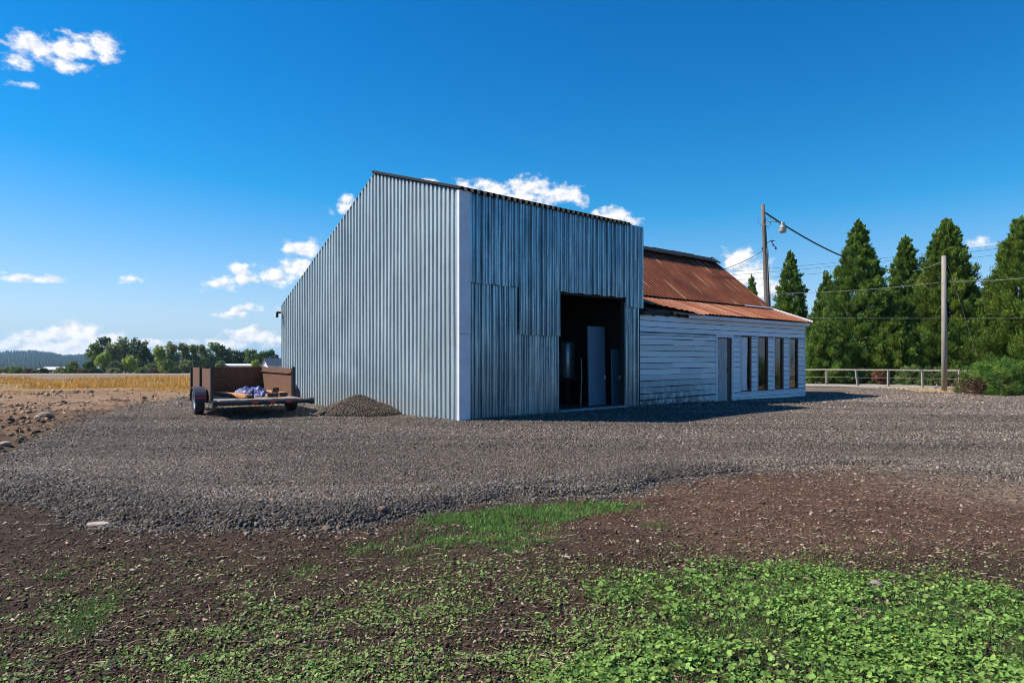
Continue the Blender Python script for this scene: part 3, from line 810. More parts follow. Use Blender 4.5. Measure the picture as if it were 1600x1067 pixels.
# ---------------------------------------------------------------- clapboard shed
hx, hy, _ = BP(BL + .02, .09)
shed = empty('clapboard_shed', (hx, hy, 0), ANG, label='low white clapboard shed with a rusted red roof joined to the barn', cat='shed')
HL, WT = 11.6, 2.84
OPEN = [(4.62, 5.6, -.2, 2.2)] + [(a - BL - .02, b - BL - .02, .2, 2.3) for a, b in ((13.39, 14.2), (14.7, 15.52), (16.05, 16.82), (17.33, 18.14))]
gg = np.random.default_rng(31)
mb = MB(); exposure = .19; z = -.2; row = 0
def course(mb, x0, x1, z0, z1, th, sag):
    if x1 - x0 < .02: return
    n = max(1, int((x1 - x0) / .9)); vs = []; fs = []
    for i in range(n + 1):
        x = x0 + (x1 - x0) * i / n; dz = sag(x)
        vs += [(x, -.004, z1 + dz - .006), (x, -th, z0 + dz + .009), (x, .0, z0 + dz + .009)]
    for i in range(n): a = 3 * i; fs += [(a + 1, a + 4, a + 3, a)]
    fs += [(0, 2, 1), (3 * n, 3 * n + 1, 3 * n + 2)]
    mb.add(vs, fs)
while z < WT - .02:
    z1 = min(z + exposure, WT)
    cuts = sorted({z, z1} | {o[k] for o in OPEN for k in (2, 3) if z < o[k] < z1})
    for a, b in zip(cuts[:-1], cuts[1:]):
        mid = (a + b) / 2; spans = [(0.0, HL)]
        for o in OPEN:
            if o[2] < mid < o[3]:
                ns = []
                for s0, s1 in spans:
                    if o[1] <= s0 or o[0] >= s1: ns.append((s0, s1)); continue
                    if o[0] > s0: ns.append((s0, o[0]))
                    if o[1] < s1: ns.append((o[1], s1))
                spans = ns
        for s0, s1 in spans:
            x = s0
            while x < s1 - .01:
                xe = min(s1, x + gg.uniform(1.2, 3.6)) if s1 < 5 else min(s1, x + gg.uniform(3, 6))
                worn = xe <= 4.7
                j = gg.uniform(.8, 1.05) if worn else gg.uniform(.95, 1.08)
                mb.cur = (j, j * (1 if worn else 1.02), j * (1.0 if worn else 1.06))
                ph = gg.uniform(0, 6); am = (.007 if worn else .003); low = -.08 * max(0, 1 - z / .7) if worn else 0
                if not (worn and z < .02 and gg.uniform() < .35 and x < 2):
                    course(mb, x + .003, xe - .003, a, b, .026 + gg.uniform(0, .01 if worn else .004), lambda q, ph=ph, am=am, low=low: am * math.sin(q * 1.3 + ph) + low * (1 - q / 4.7) * .6)
                x = xe
    z = z1; row += 1
mb.cur = (1, 1, 1)
mb.build('front_wall', M['siding'], shed)
mb = MB()                                   # dark sheathing colouring the lap gaps as shadow lines, other walls
def wall_with_openings(mb, y0, y1):
    xs_ = sorted({0, HL} | {o[k] for o in OPEN for k in (0, 1)})
    for a, b in zip(xs_[:-1], xs_[1:]):
        o = next((o for o in OPEN if o[0] <= a + 1e-6 and b <= o[1] + 1e-6), None)
        if o is None: mb.box((a, y0, -.25), (b, y1, WT - .01))
        else:
            mb.box((a, y0, -.25), (b, y1, o[2])); mb.box((a, y0, o[3]), (b, y1, WT - .01))
wall_with_openings(mb, .004, .07); mb.build('sheathing', M['dark'], shed)
mb = MB()
for k in range(16):
    z0 = -.2 + k * .19; mb.add([(HL, 0, z0 + .19), (HL + .022, 0, z0), (HL + .022, 7.6, z0), (HL, 7.6, z0 + .19)], [(0, 1, 2, 3)])
mb.add([(HL - .02, 0, -.2), (HL - .02, 7.6, -.2), (HL - .02, 7.6, 3.5), (HL - .02, 4.4, 6.0), (HL - .02, 1.5, 3.5), (HL - .02, 0, 2.85)], [(0, 1, 2, 3, 4, 5)])
mb.box((0, 7.55, -.25), (HL, 7.6, 3.5)); mb.build('side_wall', M['siding'], shed)
mb = MB(); mb.box((0, .1, -.2), (HL - .03, 7.5, -.05)); mb.build('floor', M['dark'], shed)
# white trim: fascia, end board, door casing, window heads
mb = MB()
mb.box((2.6, -.16, WT - .03), (HL + .16, -.135, WT + .09)); mb.box((HL - .0, -.03, -.15), (HL + .045, .05, WT - .01))
mb.box((4.5, -.034, -.12), (4.615, .0, 2.32)); mb.box((5.605, -.034, -.12), (5.72, .0, 2.32)); mb.box((4.615, -.034, 2.205), (5.605, .0, 2.32))
mb.build('trim_board', M['trim'], shed)
# door
d = MB(); x = 4.64; gg = np.random.default_rng(4)
while x < 5.36:
    w = gg.uniform(.1, .17); d.box((x, .03 + gg.uniform(0, .006), -.1), (min(x + w - .006, 5.38), .055, 2.18)); x += w
door = d.build('door', M['grey_wood'], shed)
d = MB(); d.box((5.39, .015, -.12), (5.6, .06, 2.2)); d.build('door_shade_jamb', M['brown_wood'], shed)  # dark strip standing for the recess shadow right of the door
d = MB(); d.tube([(5.3, .03, .95), (5.3, -.02, .97), (5.3, -.02, 1.05), (5.3, .03, 1.07)], .012, 6); d.build('handle', M['black'], door)
d = MB(); d.box((4.55, -.22, -.28), (5.7, -.02, -.11)); d.build('door_step', M['dark'], shed)
for k, o in enumerate(OPEN[1:]):
    x0, x1, z0, z1 = o
    f = MB(); f.box((x0, -.028, z1 - .05), (x1, .05, z1)); f.box((x0, -.03, z0), (x1, .05, z0 + .05)); f.box((x0, -.02, z0 + .05), (x0 + .05, .05, z1 - .05)); f.box((x1 - .13, -.02, z0 + .05), (x1, .05, z1 - .05))
    w = f.build('window', M['brown_wood'], shed)
    p = MB(); p.box((x0 + .05, .02, z0 + .05), (x1 - .13, .026, z1 - .05)); p.build('pane', M['glass'], w)
    s = MB(); s.box((x0 - .03, -.06, z0 - .06), (x1 + .03, .01, z0)); s.build('sill', M['trim'], w)
    cs_ = MB(); cs_.box((x0 - .055, -.032, z0 + .002), (x0 - .002, .004, z1 + .03)); cs_.build('casing', M['trim'], w)
    b = MB()
    if k == 0: b.box((x0 + .04, .005, z0 + .04), (x0 + .5, .018, z1 - .05)); b.build('boarding', M['trim'], w)
    else:
        b.box((x0 + .3, .22, z0 + .1), (x0 + .48, .26, z1 + .1)); b.box((x0 - .02, .3, z0 - .1), (x1 + .1, .34, z0 + .85)); b.build('inner_board', M['lumber_dull'] if 'lumber_dull' in M else M['brownpaint'], w)
# roofs
mb = MB(); gg = np.random.default_rng(9)
def front_edge(x): return -.24 if x > 3.3 else (-.24 + (3.3 - x) * .42 + .05 * math.sin(x * 7))
ZL0, ZL1, YL1 = 2.98, 3.64, 1.62
def zl(y): return ZL0 + (ZL1 - ZL0) * (y + .24) / (YL1 + .24)
line = rib_line(0.0, HL + .2, .24, .022, .3, .2, .08, gg); vs = []; fs = []; tt = []
for i, (u, d_) in enumerate(line):
    curl = .05 * max(0, 1 - abs(u - 3.25) / .5)
    for j, y in enumerate((front_edge(u), YL1)):
        vs.append((u, y, zl(y) + d_ - (curl if j == 0 else 0))); 
for k in range(len(line) - 1): fs.append((2 * k, 2 * k + 2, 2 * k + 3, 2 * k + 1))
mb.add(vs, fs)
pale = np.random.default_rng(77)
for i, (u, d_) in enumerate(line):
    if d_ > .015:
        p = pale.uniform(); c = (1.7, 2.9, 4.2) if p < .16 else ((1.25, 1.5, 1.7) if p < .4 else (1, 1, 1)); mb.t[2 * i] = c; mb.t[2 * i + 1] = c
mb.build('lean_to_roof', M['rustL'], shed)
mb = MB(); ZR, YR, YB, ZB = 6.08, 4.42, 1.5, 3.66
def main_slope(mb, y0, z0, y1, z1, x0, x1, seed, seams=True):
    gg = np.random.default_rng(seed); x = x0; k = 0
    while x < x1:
        xe = min(x + .62, x1); j = gg.uniform(.88, 1.12)
        mb.cur = (j, j, j); dx = gg.uniform(0, .012)
        n = 8; vs = []
        for i in range(n + 1):
            t = i / n
            vs += [(x, y0 + (y1 - y0) * t, z0 + (z1 - z0) * t + dx), (xe + .03, y0 + (y1 - y0) * t, z0 + (z1 - z0) * t + dx + .004)]
        mb.add(vs, [(2 * i, 2 * i + 1, 2 * i + 3, 2 * i + 2) for i in range(n)])
        for q, ww in ((0, .03), (.2, .016), (.41, .016)):
            xr = x + q
            if xr > x1 - .02: continue
            vs = []; fs = []
            a0, a1 = gg.uniform(0, .3), gg.uniform(.5, 1.05)
            for i in range(n + 1):
                t = i / n; pale_part = seams and ((q == 0 and gg.uniform() < .24) or (q > 0 and gg.uniform() < .015)) 
                mb.cur = (2.1, 4.6, 6.5) if (pale_part and gg.uniform() < .55) else ((1.5, 2.0, 2.3) if pale_part else (1, 1, 1))  # pale seam stretches are bare galvanised metal
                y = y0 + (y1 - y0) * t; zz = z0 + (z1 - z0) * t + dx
                mb.add([(xr - ww, y, zz + .004), (xr, y - .012, zz + .03), (xr + ww, y, zz + .004)], [])
            o = len(mb.v) - 3 * (n + 1)
            for i in range(n): a = o + 3 * i; mb.f += [(a, a + 1, a + 4, a + 3), (a + 1, a + 2, a + 5, a + 4)]
        x = xe
    mb.cur = (1, 1, 1)
main_slope(mb, YB, ZB, YR, ZR, -.0, HL + .12, 5)
main_slope(mb, 7.7, ZB - .3, YR + .02, ZR + .0, -.0, HL + .12, 6, False)
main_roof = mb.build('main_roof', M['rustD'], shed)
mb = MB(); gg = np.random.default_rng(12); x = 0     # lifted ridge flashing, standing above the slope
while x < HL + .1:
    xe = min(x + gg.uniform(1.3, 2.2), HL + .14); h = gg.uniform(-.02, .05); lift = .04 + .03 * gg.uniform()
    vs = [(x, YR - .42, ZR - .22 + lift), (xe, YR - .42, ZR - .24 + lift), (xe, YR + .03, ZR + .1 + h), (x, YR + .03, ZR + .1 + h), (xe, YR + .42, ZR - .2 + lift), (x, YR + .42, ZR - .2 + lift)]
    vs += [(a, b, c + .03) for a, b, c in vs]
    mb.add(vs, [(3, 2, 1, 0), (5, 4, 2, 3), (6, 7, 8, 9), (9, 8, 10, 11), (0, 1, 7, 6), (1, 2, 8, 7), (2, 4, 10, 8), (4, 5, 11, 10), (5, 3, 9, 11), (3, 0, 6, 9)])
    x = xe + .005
mb.build('ridge_cap', M['black'], main_roof)  # near-black colour carries the shade of the cap's underside
mb = MB()                                   # pale bare-metal strips at the foot of the main slope and along its verge
mb.bar((.02, YB - .02, ZB + .015), (1.75, YB - .02, ZB + .015), .16, .012, (0, -.64, .76)); mb.build('flashing', M['trim'], main_roof); mb = MB(); mb.bar((9.3, YB - .02, ZB + .012), (HL + .1, YB - .02, ZB + .012), .07, .012, (0, -.64, .76)); mb.build('flashing', M['trim'], main_roof); mb = MB()
mb.bar((HL + .215, -.26, ZL0 + .01), (HL + .215, YL1, ZL1 + .02), .03, .11); mb.build('barge_board', M['trim'], main_roof)
mb = MB()
for x in (.1, .75, 1.5, 2.2, 2.95): mb.bar((x, -.1, WT + .02), (x, YL1, ZL1 - .16), .06, .12)
mb.box((0, -.03, WT), (HL, .09, WT + .06)); mb.bar((.1, .35, 3.05), (2.9, .2, 3.0), .05, .09)
mb.bar((.15, -.12, WT + .03), (1.6, -.04, WT + .14), .02, .12); mb.build('rafter', M['dark'], shed)
mb = MB(); mb.add([(2.0, -.2, WT + .06), (3.35, -.27, WT + .09), (3.4, -.1, WT + .15), (2.0, .15, WT + .18)], [(0, 1, 2, 3)]); mb.add([(4.0, -.27, WT + .12), (4.7, -.29, WT + .1), (4.72, -.2, WT + .14), (3.95, -.2, WT + .16)], [(0, 1, 2, 3)])
mb.build('bent_flashing', M['black'], shed)

# ---------------------------------------------------------------- gravel heap
px_, py_ = BP(-.72, 3.35)[:2]
def heap(x, y):                              # local heap axes along the wall
    s_ = (x - px_) * UX + (y - py_) * UY; t_ = (x - px_) * VX + (y - py_) * VY
    r = np.sqrt((s_ / 1.15) ** 2 + (t_ / 1.35) ** 2)
    return .5 * np.clip(1 - r, 0, 1) ** .92 * (1 + .25 * (fbm(x, y, 2.5, 3, 61) - .5)) - .16 * sstep(r, .88, 1.15)
q = np.linspace(-1.7, 1.7, 70); X, Y = np.meshgrid(q + px_, q + py_)
Z = surf_z(X, Y) + heap(X, Y) - .01
V = np.stack([X, Y, Z], -1).reshape(-1, 3); i = np.arange(4900).reshape(70, 70)
Fc = np.stack([i[:-1, :-1], i[:-1, 1:], i[1:, 1:], i[1:, :-1]], -1).reshape(-1, 4)
pile = empty('gravel_pile', (0, 0, 0), label='conical heap of brown grey gravel against the barn gable wall', cat='gravel pile')
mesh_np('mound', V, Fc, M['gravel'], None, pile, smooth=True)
n = 22000; x = px_ + g.uniform(-1.5, 1.5, n); y = py_ + g.uniform(-1.5, 1.5, n); hh = heap(x, y)
s_ = (x - CX) * UX + (y - CY) * UY; k = (hh > -.02) & (s_ < -.06); x, y, hh = x[k], y[k], hh[k]; n = len(x)
size = g.uniform(.014, .036, n); V, Fc, T = chips(np.stack([x, y, surf_z(x, y) + hh + .002], 1), size, rock_cols(n, g, .62) * np.array([1.06, 1, .92]), g)
so = mesh_np('loose_stones', V, Fc, M['stone'], T, pile); so['kind'] = 'stuff'

# ---------------------------------------------------------------- utility trailer
TZ = float(surf_z(-8.28, 18.0))
tr = empty('utility_trailer', (-7.24, 18.6, .0), R(33), label='brown plywood sided utility trailer with open rear parked beside the barn', cat='trailer')
DZ = .45
mb = MB()
for k in range(13):
    x0 = -1.0 + k * 2.0 / 13; mb.box((x0 + .004, -1.9, DZ - .035), (x0 + 2.0 / 13 - .004, 2.5, DZ + (.004 * (k % 3))))
mb.build('deck', M['deck'], tr)
mb = MB()
for x in (-1.0, 0, 1.0): mb.box((x - .03, -1.85, DZ - .13), (x + .03, 2.5, DZ - .037))
for y in (-1.2, -.4, .4, 1.2, 2.0): mb.box((-.97, y - .03, DZ - .1), (.97, y + .03, DZ - .038))
mb.bar((-1.0, 2.5, DZ - .1), (0, 3.7, DZ - .1), .06, .08); mb.bar((1.0, 2.5, DZ - .1), (0, 3.7, DZ - .1), .06, .08)
mb.build('chassis', M['steel'], tr)
mb = MB(); mb.tube([(-1.13, -1.94, DZ - .07), (1.2, -1.94, DZ - .07)], .055, 12); mb.tube([(-1.18, -1.94, DZ - .07), (-1.08, -1.94, DZ - .07)], .085, 14); mb.tube([(1.14, -1.94, DZ - .07), (1.25, -1.94, DZ - .07)], .085, 14)
mb.build('rear_beam', M['steel'], tr, smooth=False)
for x in (-.2, .22, .62):
    l = MB(); l.box((x - .07, -2.01, DZ - .1), (x + .07, -1.985, DZ - .05)); l.build('tail_light', M['red'], tr)
for sx in (-1, 1):
    s = MB(); xo = sx * 1.0
    s.box((min(xo, xo - sx * .03), -.9, DZ + .01), (max(xo, xo - sx * .03), 2.5, 1.2)); w = s.build('side_panel', M['brownpaint'], tr)
    for y in (-.92, .8, 2.44):
        s = MB(); s.box((xo - .035 + sx * .02, y - .035, DZ - .1), (xo + .035 + sx * .02, y + .035, 1.24 if y < 0 else 1.21)); s.build('side_post', M['steel'], tr)
    if sx > 0:
        s = MB(); s.box((xo - .075, -.88, 1.06), (xo - .035, 2.4, 1.09)); s.build('side_rail', M['brownpaint'], tr)
    t = empty('wheel', (sx * 1.2, 0, .345), 0); t.parent = tr
    ty = MB(); ty.lathe([(.2, -.1), (.3, -.115), (.335, -.1), (.345, -.06), (.345, .06), (.335, .1), (.3, .115), (.2, .1)], 36, (0, 0, 0), 'x'); ty.build('tyre', M['rubber'], t, smooth=True)
    rm = MB(); rm.lathe([(0, sx * .045), (.06, sx * .06), (.07, sx * .04), (.15, sx * .05), (.175, sx * .08), (.205, sx * .098), (.205, -sx * .1)], 28, (0, 0, 0), 'x'); rm.build('rim', M['rim'], t, smooth=True)
    fd = MB(); vs = []; fs = []; n = 14                     # curved fender over the wheel
    for i in range(n + 1):
        a = math.pi * (.02 + .96 * i / n); r0 = .43
        y, z = -r0 * math.cos(a) * 1.02, .33 + r0 * math.sin(a) * .92
        vs += [(sx * 1.06, y, z), (sx * 1.34, y, z), (sx * 1.35, y, z - .03), (sx * 1.06, y * .97, z - .03)]
    for i in range(n):
        for k in range(4): fs.append((4 * i + k, 4 * i + (k + 1) % 4, 4 * i + 4 + (k + 1) % 4, 4 * i + 4 + k))
    fd.add(vs, fs); fe = fd.build('fender', M['fender'], tr)
    rf = MB(); rf.box((sx * 1.2 - .12, -.475, .44), (sx * 1.2 + .12, -.45, .475)); rf.build('reflector', M['red'], fe)
s = MB(); s.box((-1.0, 2.47, DZ), (1.0, 2.5, 1.2)); s.build('front_panel', M['brownpaint'], tr)
s = MB(); s.tube([(-1.2, 0, .345), (1.2, 0, .345)], .04, 10); s.build('axle', M['steel'], tr)
def TP(x, y, z=0):
    c, s_ = math.cos(R(33)), math.sin(R(33)); return (-7.24 + c * x - s_ * y, 18.6 + s_ * x + c * y, z)
# load on the deck
def plank(a, b, w, h, label):
    m = MB(); a = Vector(TP(*a)); b = Vector(TP(*b)); c = a.copy()
    m.bar((0, 0, 0), b - a, w, h); o = m.build('plank', M['lumber'], None, c, bevel=.004)
    return tag(o, label, 'plank', 'loose planks on the trailer deck')
plank((-.62, .55, DZ + .06), (-.2, -1.35, DZ + .055), .22, .07, 'wide orange plank left of the blue cloth on the trailer deck')
plank((.35, 1.0, DZ + .1), (.62, -.6, DZ + .1), .2, .07, 'orange plank right of the blue cloth leading back to the far panel')
plank((.55, .9, DZ + .06), (.9, -.5, DZ + .06), .15, .07, 'narrow orange plank nearest the right side panel of the trailer')
plank((.28, .1, DZ + .05), (.36, -1.1, DZ + .05), .12, .06, 'short orange board just behind the dark blocks')
def block(x, y, z, a, b, c, rz, label, mat='lumber_end', grp='dark wood blocks'):
    m = MB(); m.box((-a / 2, -b / 2, 0), (a / 2, b / 2, c)); o = m.build('wood_block', M[mat], None, TP(x, y, z), R(33) + rz, bevel=.006)
    return tag(o, label, 'block', grp)
block(-.2, -1.42, DZ + .012, .17, .1, .085, .1, 'dark block at the near end of the wide left plank')
block(.42, -1.15, DZ + .012, .26, .12, .1, -.1, 'dark long block behind the trailer beam right of the cloth')
block(.72, -.95, DZ + .012, .2, .12, .1, .2, 'dark block next to the right side panel on the deck')
block(.62, -.62, DZ + .14, .16, .12, .09, .1, 'dark block resting on the end of the right plank')
block(-1.0, -.9, .08, .34, .16, .07, .3, 'weathered timber offcut on the ground under the trailer', 'brown_wood', 'timber under the trailer')
m = MB(); a = TP(-.75, -1.0); m.tube([(0, 0, .06), (0, 0, .36)], .025, 8); m.box((-.1, -.1, .15), (.1, .1, .17)); jk = m.build('jack_stand', M['steel'], tr); jk.location = (-.95, -.9, 0)
def lump(name, cx_, cy_, rx, ry, h, seed, mat, label, cat):
    q = np.linspace(-1, 1, 34); X, Y = np.meshgrid(q, q); r = np.hypot(X, Y)
    Z = np.clip(1 - r ** 2.2, 0, 1) ** .6 * (.55 + .9 * fbm(X, Y, 2.4, 3, seed)) 
    V = np.stack([X * rx, Y * ry, Z * h - .005], -1).reshape(-1, 3); i = np.arange(34 * 34).reshape(34, 34)
    Fc = np.stack([i[:-1, :-1], i[:-1, 1:], i[1:, 1:], i[1:, :-1]], -1).reshape(-1, 4)
    keep = (np.hypot(V[:, 0] / rx, V[:, 1] / ry) < 1.02)[Fc].all(1)
    o = mesh_np(name, V, Fc[keep], mat, None, None, TP(cx_, cy_, DZ + .012), R(33), True); return tag(o, label, cat)
lump('tarpaulin', .12, -.05, .46, .42, .24, 3, M['tarp'], 'crumpled blue and white cloth bundle on the trailer deck', 'tarp')
lump('rope_bundle', .28, -.75, .24, .2, .15, 6, M['tarp'], 'small dark and white rag heap in front of the blue cloth bundle', 'rags')

# ---------------------------------------------------------------- vegetation
def tube_tree(pts, rs, n=8):
    m = MB(); m.tube(pts, rs, n); return m

def conifer(x, y, H, Rm, seed, label, base=.15, power=.8, n_br=150, per=120, hue=0.0, group='conifers behind the wooden rail'):
    gg = np.random.default_rng(seed); z0 = float(ground_z(x, y))
    root = empty('conifer_tree', (x, y, z0), 0, label=label, cat='tree', group=group)
    m = MB(); m.tube([(0, 0, -.1), (.02, .03, H * .3), (-.02, .02, H * .65), (0, 0, H * .97)], [H * .022 + .06, H * .017 + .03, H * .009, .012], 8); limbs = m; P = []; D = []; Cc = []; L = []
    n_br = int(n_br * 1.75)
    for b in range(n_br):
        h = ((b + gg.uniform()) / n_br) ** 1.12 * .985
        a = b * 2.39996 + gg.uniform(-.3, .3)
        prof = (1 - h) ** power * (1 - .18 * math.exp(-h * 14)) + .006
        rb = Rm * prof * gg.uniform(.8, 1.1) * (1 + .07 * math.sin(a * 2 + seed) + .06 * math.sin(h * 23 + a))
        zb = base + h * (H - base); up = .22 + .5 * h
        tip = np.array([rb * math.cos(a), rb * math.sin(a), zb + rb * up - .12 * rb * (1 - h)])
        org = np.array([0, 0, max(.1, zb - .05)])
        if b % 4 == 0: limbs.tube([org, (org + tip) / 2 + np.array([0, 0, -.06]), tip], [.03 + .02 * (1 - h), .02, .008], 5)
        tone = gg.uniform(.6, 1.35); warm = gg.normal(0, .5) + hue
        for f in (.62, .83, 1.0):
            c = org + (tip - org) * f + gg.normal(0, .09, 3); pr = (.055 + .27 * (1 - h) ** .8) * gg.uniform(.8, 1.3) * (1.2 - .35 * f) * (.65 + .15 * Rm)
            n = int(per * 1.5 * (.35 + .4 * f) * (.3 + .7 * (1 - h)) * gg.uniform(.6, 1.4))
            o = gg.normal(0, 1, (n, 3)); o /= np.linalg.norm(o, axis=1, keepdims=True) + 1e-6; o *= gg.uniform(.3, 1, (n, 1)) ** .5
            out = (tip - org) / (np.linalg.norm(tip - org) + 1e-6); P.append(c + o * pr * np.array([.95, .95, 1.05]) + out * gg.normal(0, pr * .45, (n, 1)) + np.array([0, 0, 1]) * np.abs(gg.normal(0, pr * .35, (n, 1))))
            D.append(o * .5 + out * .7 + np.array([0, 0, .75]) + gg.normal(0, .3, (n, 3)))
            col = np.array([.145, .238, .04]) * tone + np.array([.03, .012, -.004]) * warm
            Cc.append(np.clip(col * gg.uniform(.7, 1.3, (n, 1)), .01, .3)); L.append(gg.uniform(.08, .2, n))
    # leader shoots
    n = 160; zz = gg.uniform(H * .93, H * 1.02, n); rr = np.clip((H * 1.02 - zz) * .22, .015, 1)
    aa = gg.uniform(0, 6.28, n); P.append(np.stack([rr * np.cos(aa) * gg.uniform(0, 1, n), rr * np.sin(aa) * gg.uniform(0, 1, n), zz], 1)); D.append(np.stack([np.cos(aa) * .4, np.sin(aa) * .4, np.ones(n)], 1))
    Cc.append(np.array([.15, .2, .035]) * gg.uniform(.7, 1.3, (n, 1))); L.append(gg.uniform(.1, .22, n))
    P = np.concatenate(P); D = np.concatenate(D); Cc = np.concatenate(Cc); L = np.concatenate(L)
    V, Fc, T = diamonds(P, D, L, L * .4, Cc, gg)
    mesh_np('crown', V, Fc, M['needle'], T, root); limbs.build('trunk', M['bark'], root)
    return root

def XD(px, d): return (px - 800) / F * d
CON = [(1174, 60, 9.0, 1.75, 'small conifer top showing between the shed roof and the utility pole', .9, 90, 110),
       (1235, 50, 9.4, 2.0, 'conifer with a narrow pointed crown just right of the lamp pole', .86, 150, 150),
       (1292, 48, 7.6, 1.9, 'shortest conifer tucked behind the left flank of the tallest slim one', .95, 120, 130),
       (1342, 45, 10.6, 2.85, 'tall steeple shaped conifer left of centre in the row behind the rail', .92, 240, 170),
       (1415, 47, 9.9, 2.3, 'slim conifer squeezed between two broader taller ones', .85, 190, 150),
       (1479, 43, 10.2, 2.75, 'broad full conifer standing behind the pale bare pole', .76, 260, 175),
       (1597, 40, 9.7, 3.0, 'wide dense conifer at the right edge behind the round bush', .8, 280, 175),
       (1668, 37, 8.6, 2.4, 'conifer cut off beyond the right edge of the picture', .66, 150, 120),
       (1395, 43, 4.0, 1.7, 'low young conifer filling the foot of the row behind the rail', .6, 110, 120),
       (1535, 41, 4.6, 1.8, 'low bushy conifer between the pale pole tree and the right edge tree', .55, 120, 120),
       (1290, 43.5, 3.6, 1.5, 'low skirted young conifer beside the shed corner', .6, 100, 110)]
for i, (px, d, H, Rm, lab, pw, nb, per) in enumerate(CON):
    conifer(XD(px, d), d, H, Rm, 100 + i, lab, .1, pw, nb, per, hue=.35 * (i in (5, 6, 8, 9)))

def shrub(x, y, rx, ry, h, seed, label, cols, n=5000, leaf=.1, dead=False, name='bush', cat='bush', group=None, zz=None):
    gg = np.random.default_rng(seed); z0 = float(ground_z(x, y)) if zz is None else zz
    root = empty(name, (x, y, z0), 0, label=label, cat=cat, group=group)
    def cloud(n, pick, cs):
        np_ = 46 if n < 9000 else 190; P = []; D = []; Cc = []
        for k in range(np_):
            a = gg.uniform(0, 6.28); e = math.asin(gg.uniform(.02, 1) ** (1 if n < 9000 else 1.05)); rr = gg.uniform(.62, .98) if n < 9000 else gg.uniform(.6, .93)
            c = np.array([rx * math.cos(e) * math.cos(a), ry * math.cos(e) * math.sin(a), h * math.sin(e)]) * rr
            if not pick(c): continue
            m = n // np_; o = gg.normal(0, 1, (m, 3)); o /= np.linalg.norm(o, axis=1, keepdims=True); pr = (.2 if n < 9000 else .125) * min(rx, h * 1.4)
            P.append(np.maximum(c + o * pr * gg.uniform(.4, 1, (m, 1)), [-99, -99, .02])); D.append(o + np.array([0, 0, .4]) + gg.normal(0, .4, (m, 3)))
            Cc.append(np.clip(np.array(cs[gg.integers(len(cs))]) * 1.4 * gg.uniform(.65, 1.35, (m, 1)), .01, .6))
        P = np.concatenate(P); D = np.concatenate(D); Cc = np.concatenate(Cc)
        L = gg.uniform(.6, 1.4, len(P)) * leaf
        return diamonds(P, D, L, L * .5, Cc, gg)
    dz = (lambda c: c[0] < -.55 * rx and c[2] < .5 * h)
    V, Fc, T = cloud(n, (lambda c: not dz(c)) if dead else (lambda c: True), cols); mesh_np('foliage', V, Fc, M['needle'], T, root)
    m = MB()
    for k in range(10):
        a = gg.uniform(0, 6.28); r = gg.uniform(.3, .8); m.tube([(0, 0, -.05), (rx * r * .4 * math.cos(a), ry * r * .4 * math.sin(a), h * .35), (rx * r * math.cos(a), ry * r * math.sin(a), h * .75)], [.03, .02, .006], 5)
    m.build('stem', M['bark'], root)
    if dead:
        m = MB()
        for k in range(90):
            a = gg.uniform(2.2, 4.4); r = gg.uniform(.75, 1.04); z1 = gg.uniform(.08, .55) * h
            p = np.array([rx * .2 * math.cos(a), ry * .2 * math.sin(a), .1]); q = np.array([rx * r * math.cos(a), ry * r * math.sin(a), z1])
            m.tube([p, (p + q) / 2 + gg.normal(0, .08, 3) + np.array([0, 0, .1]), q, q + gg.normal(0, .12, 3)], [.012, .01, .007, .003], 4)
        V, Fc, T = cloud(4200, dz, [(.11, .075, .045), (.08, .05, .032), (.14, .095, .055)])
        m.build('dead_branch', M['brown_wood'], root); mesh_np('dead_foliage', V, Fc, M['needle'], T, root)
    return root
shrub(XD(1562, 29.2), 29.2, 2.0, 1.6, 1.6, 201, 'round green juniper bush with a brown dead side at the right', [(.08, .17, .03), (.12, .2, .035), (.075, .14, .028), (.16, .23, .04)], 60000, .07, True)
shrub(XD(1640, 29.8), 29.8, 1.6, 1.4, 1.3, 202, 'green juniper bush cut by the right picture edge', [(.08, .16, .03), (.1, .18, .03)], 26000, .075)
shrub(XD(1375, 41.4), 41.4, .55, .5, .95, 203, 'brown dead shrub behind the rail below the conifers', [(.2, .09, .05), (.14, .07, .04)], 2600, .09, False, 'dead_shrub', 'shrub')
for k, (px, d, r_, h_) in enumerate(((1268, 44, .9, 1.3), (1318, 43, 1.0, 1.1), (1350, 42.5, .8, 1.0), (1420, 40.5, 1.0, 1.2), (1460, 39, .9, 1.1), (1490, 38, .8, 1.0))):
    shrub(XD(px, d), d, r_, r_, h_, 210 + k, ['pale leafy shrub at the shed corner under the conifers', 'loose leafy shrub between the first two rail posts', 'small green shrub by the leaning rail post', 'bright green shrub right of the brown dead shrub', 'light green shrub just left of the pale pole', 'dark green shrub between pale pole and juniper'][k],
          [(.07, .12, .035), (.09, .13, .03), (.12, .15, .06)], 2600, .11, False, 'leafy_shrub', 'shrub', 'shrubs under the conifers')
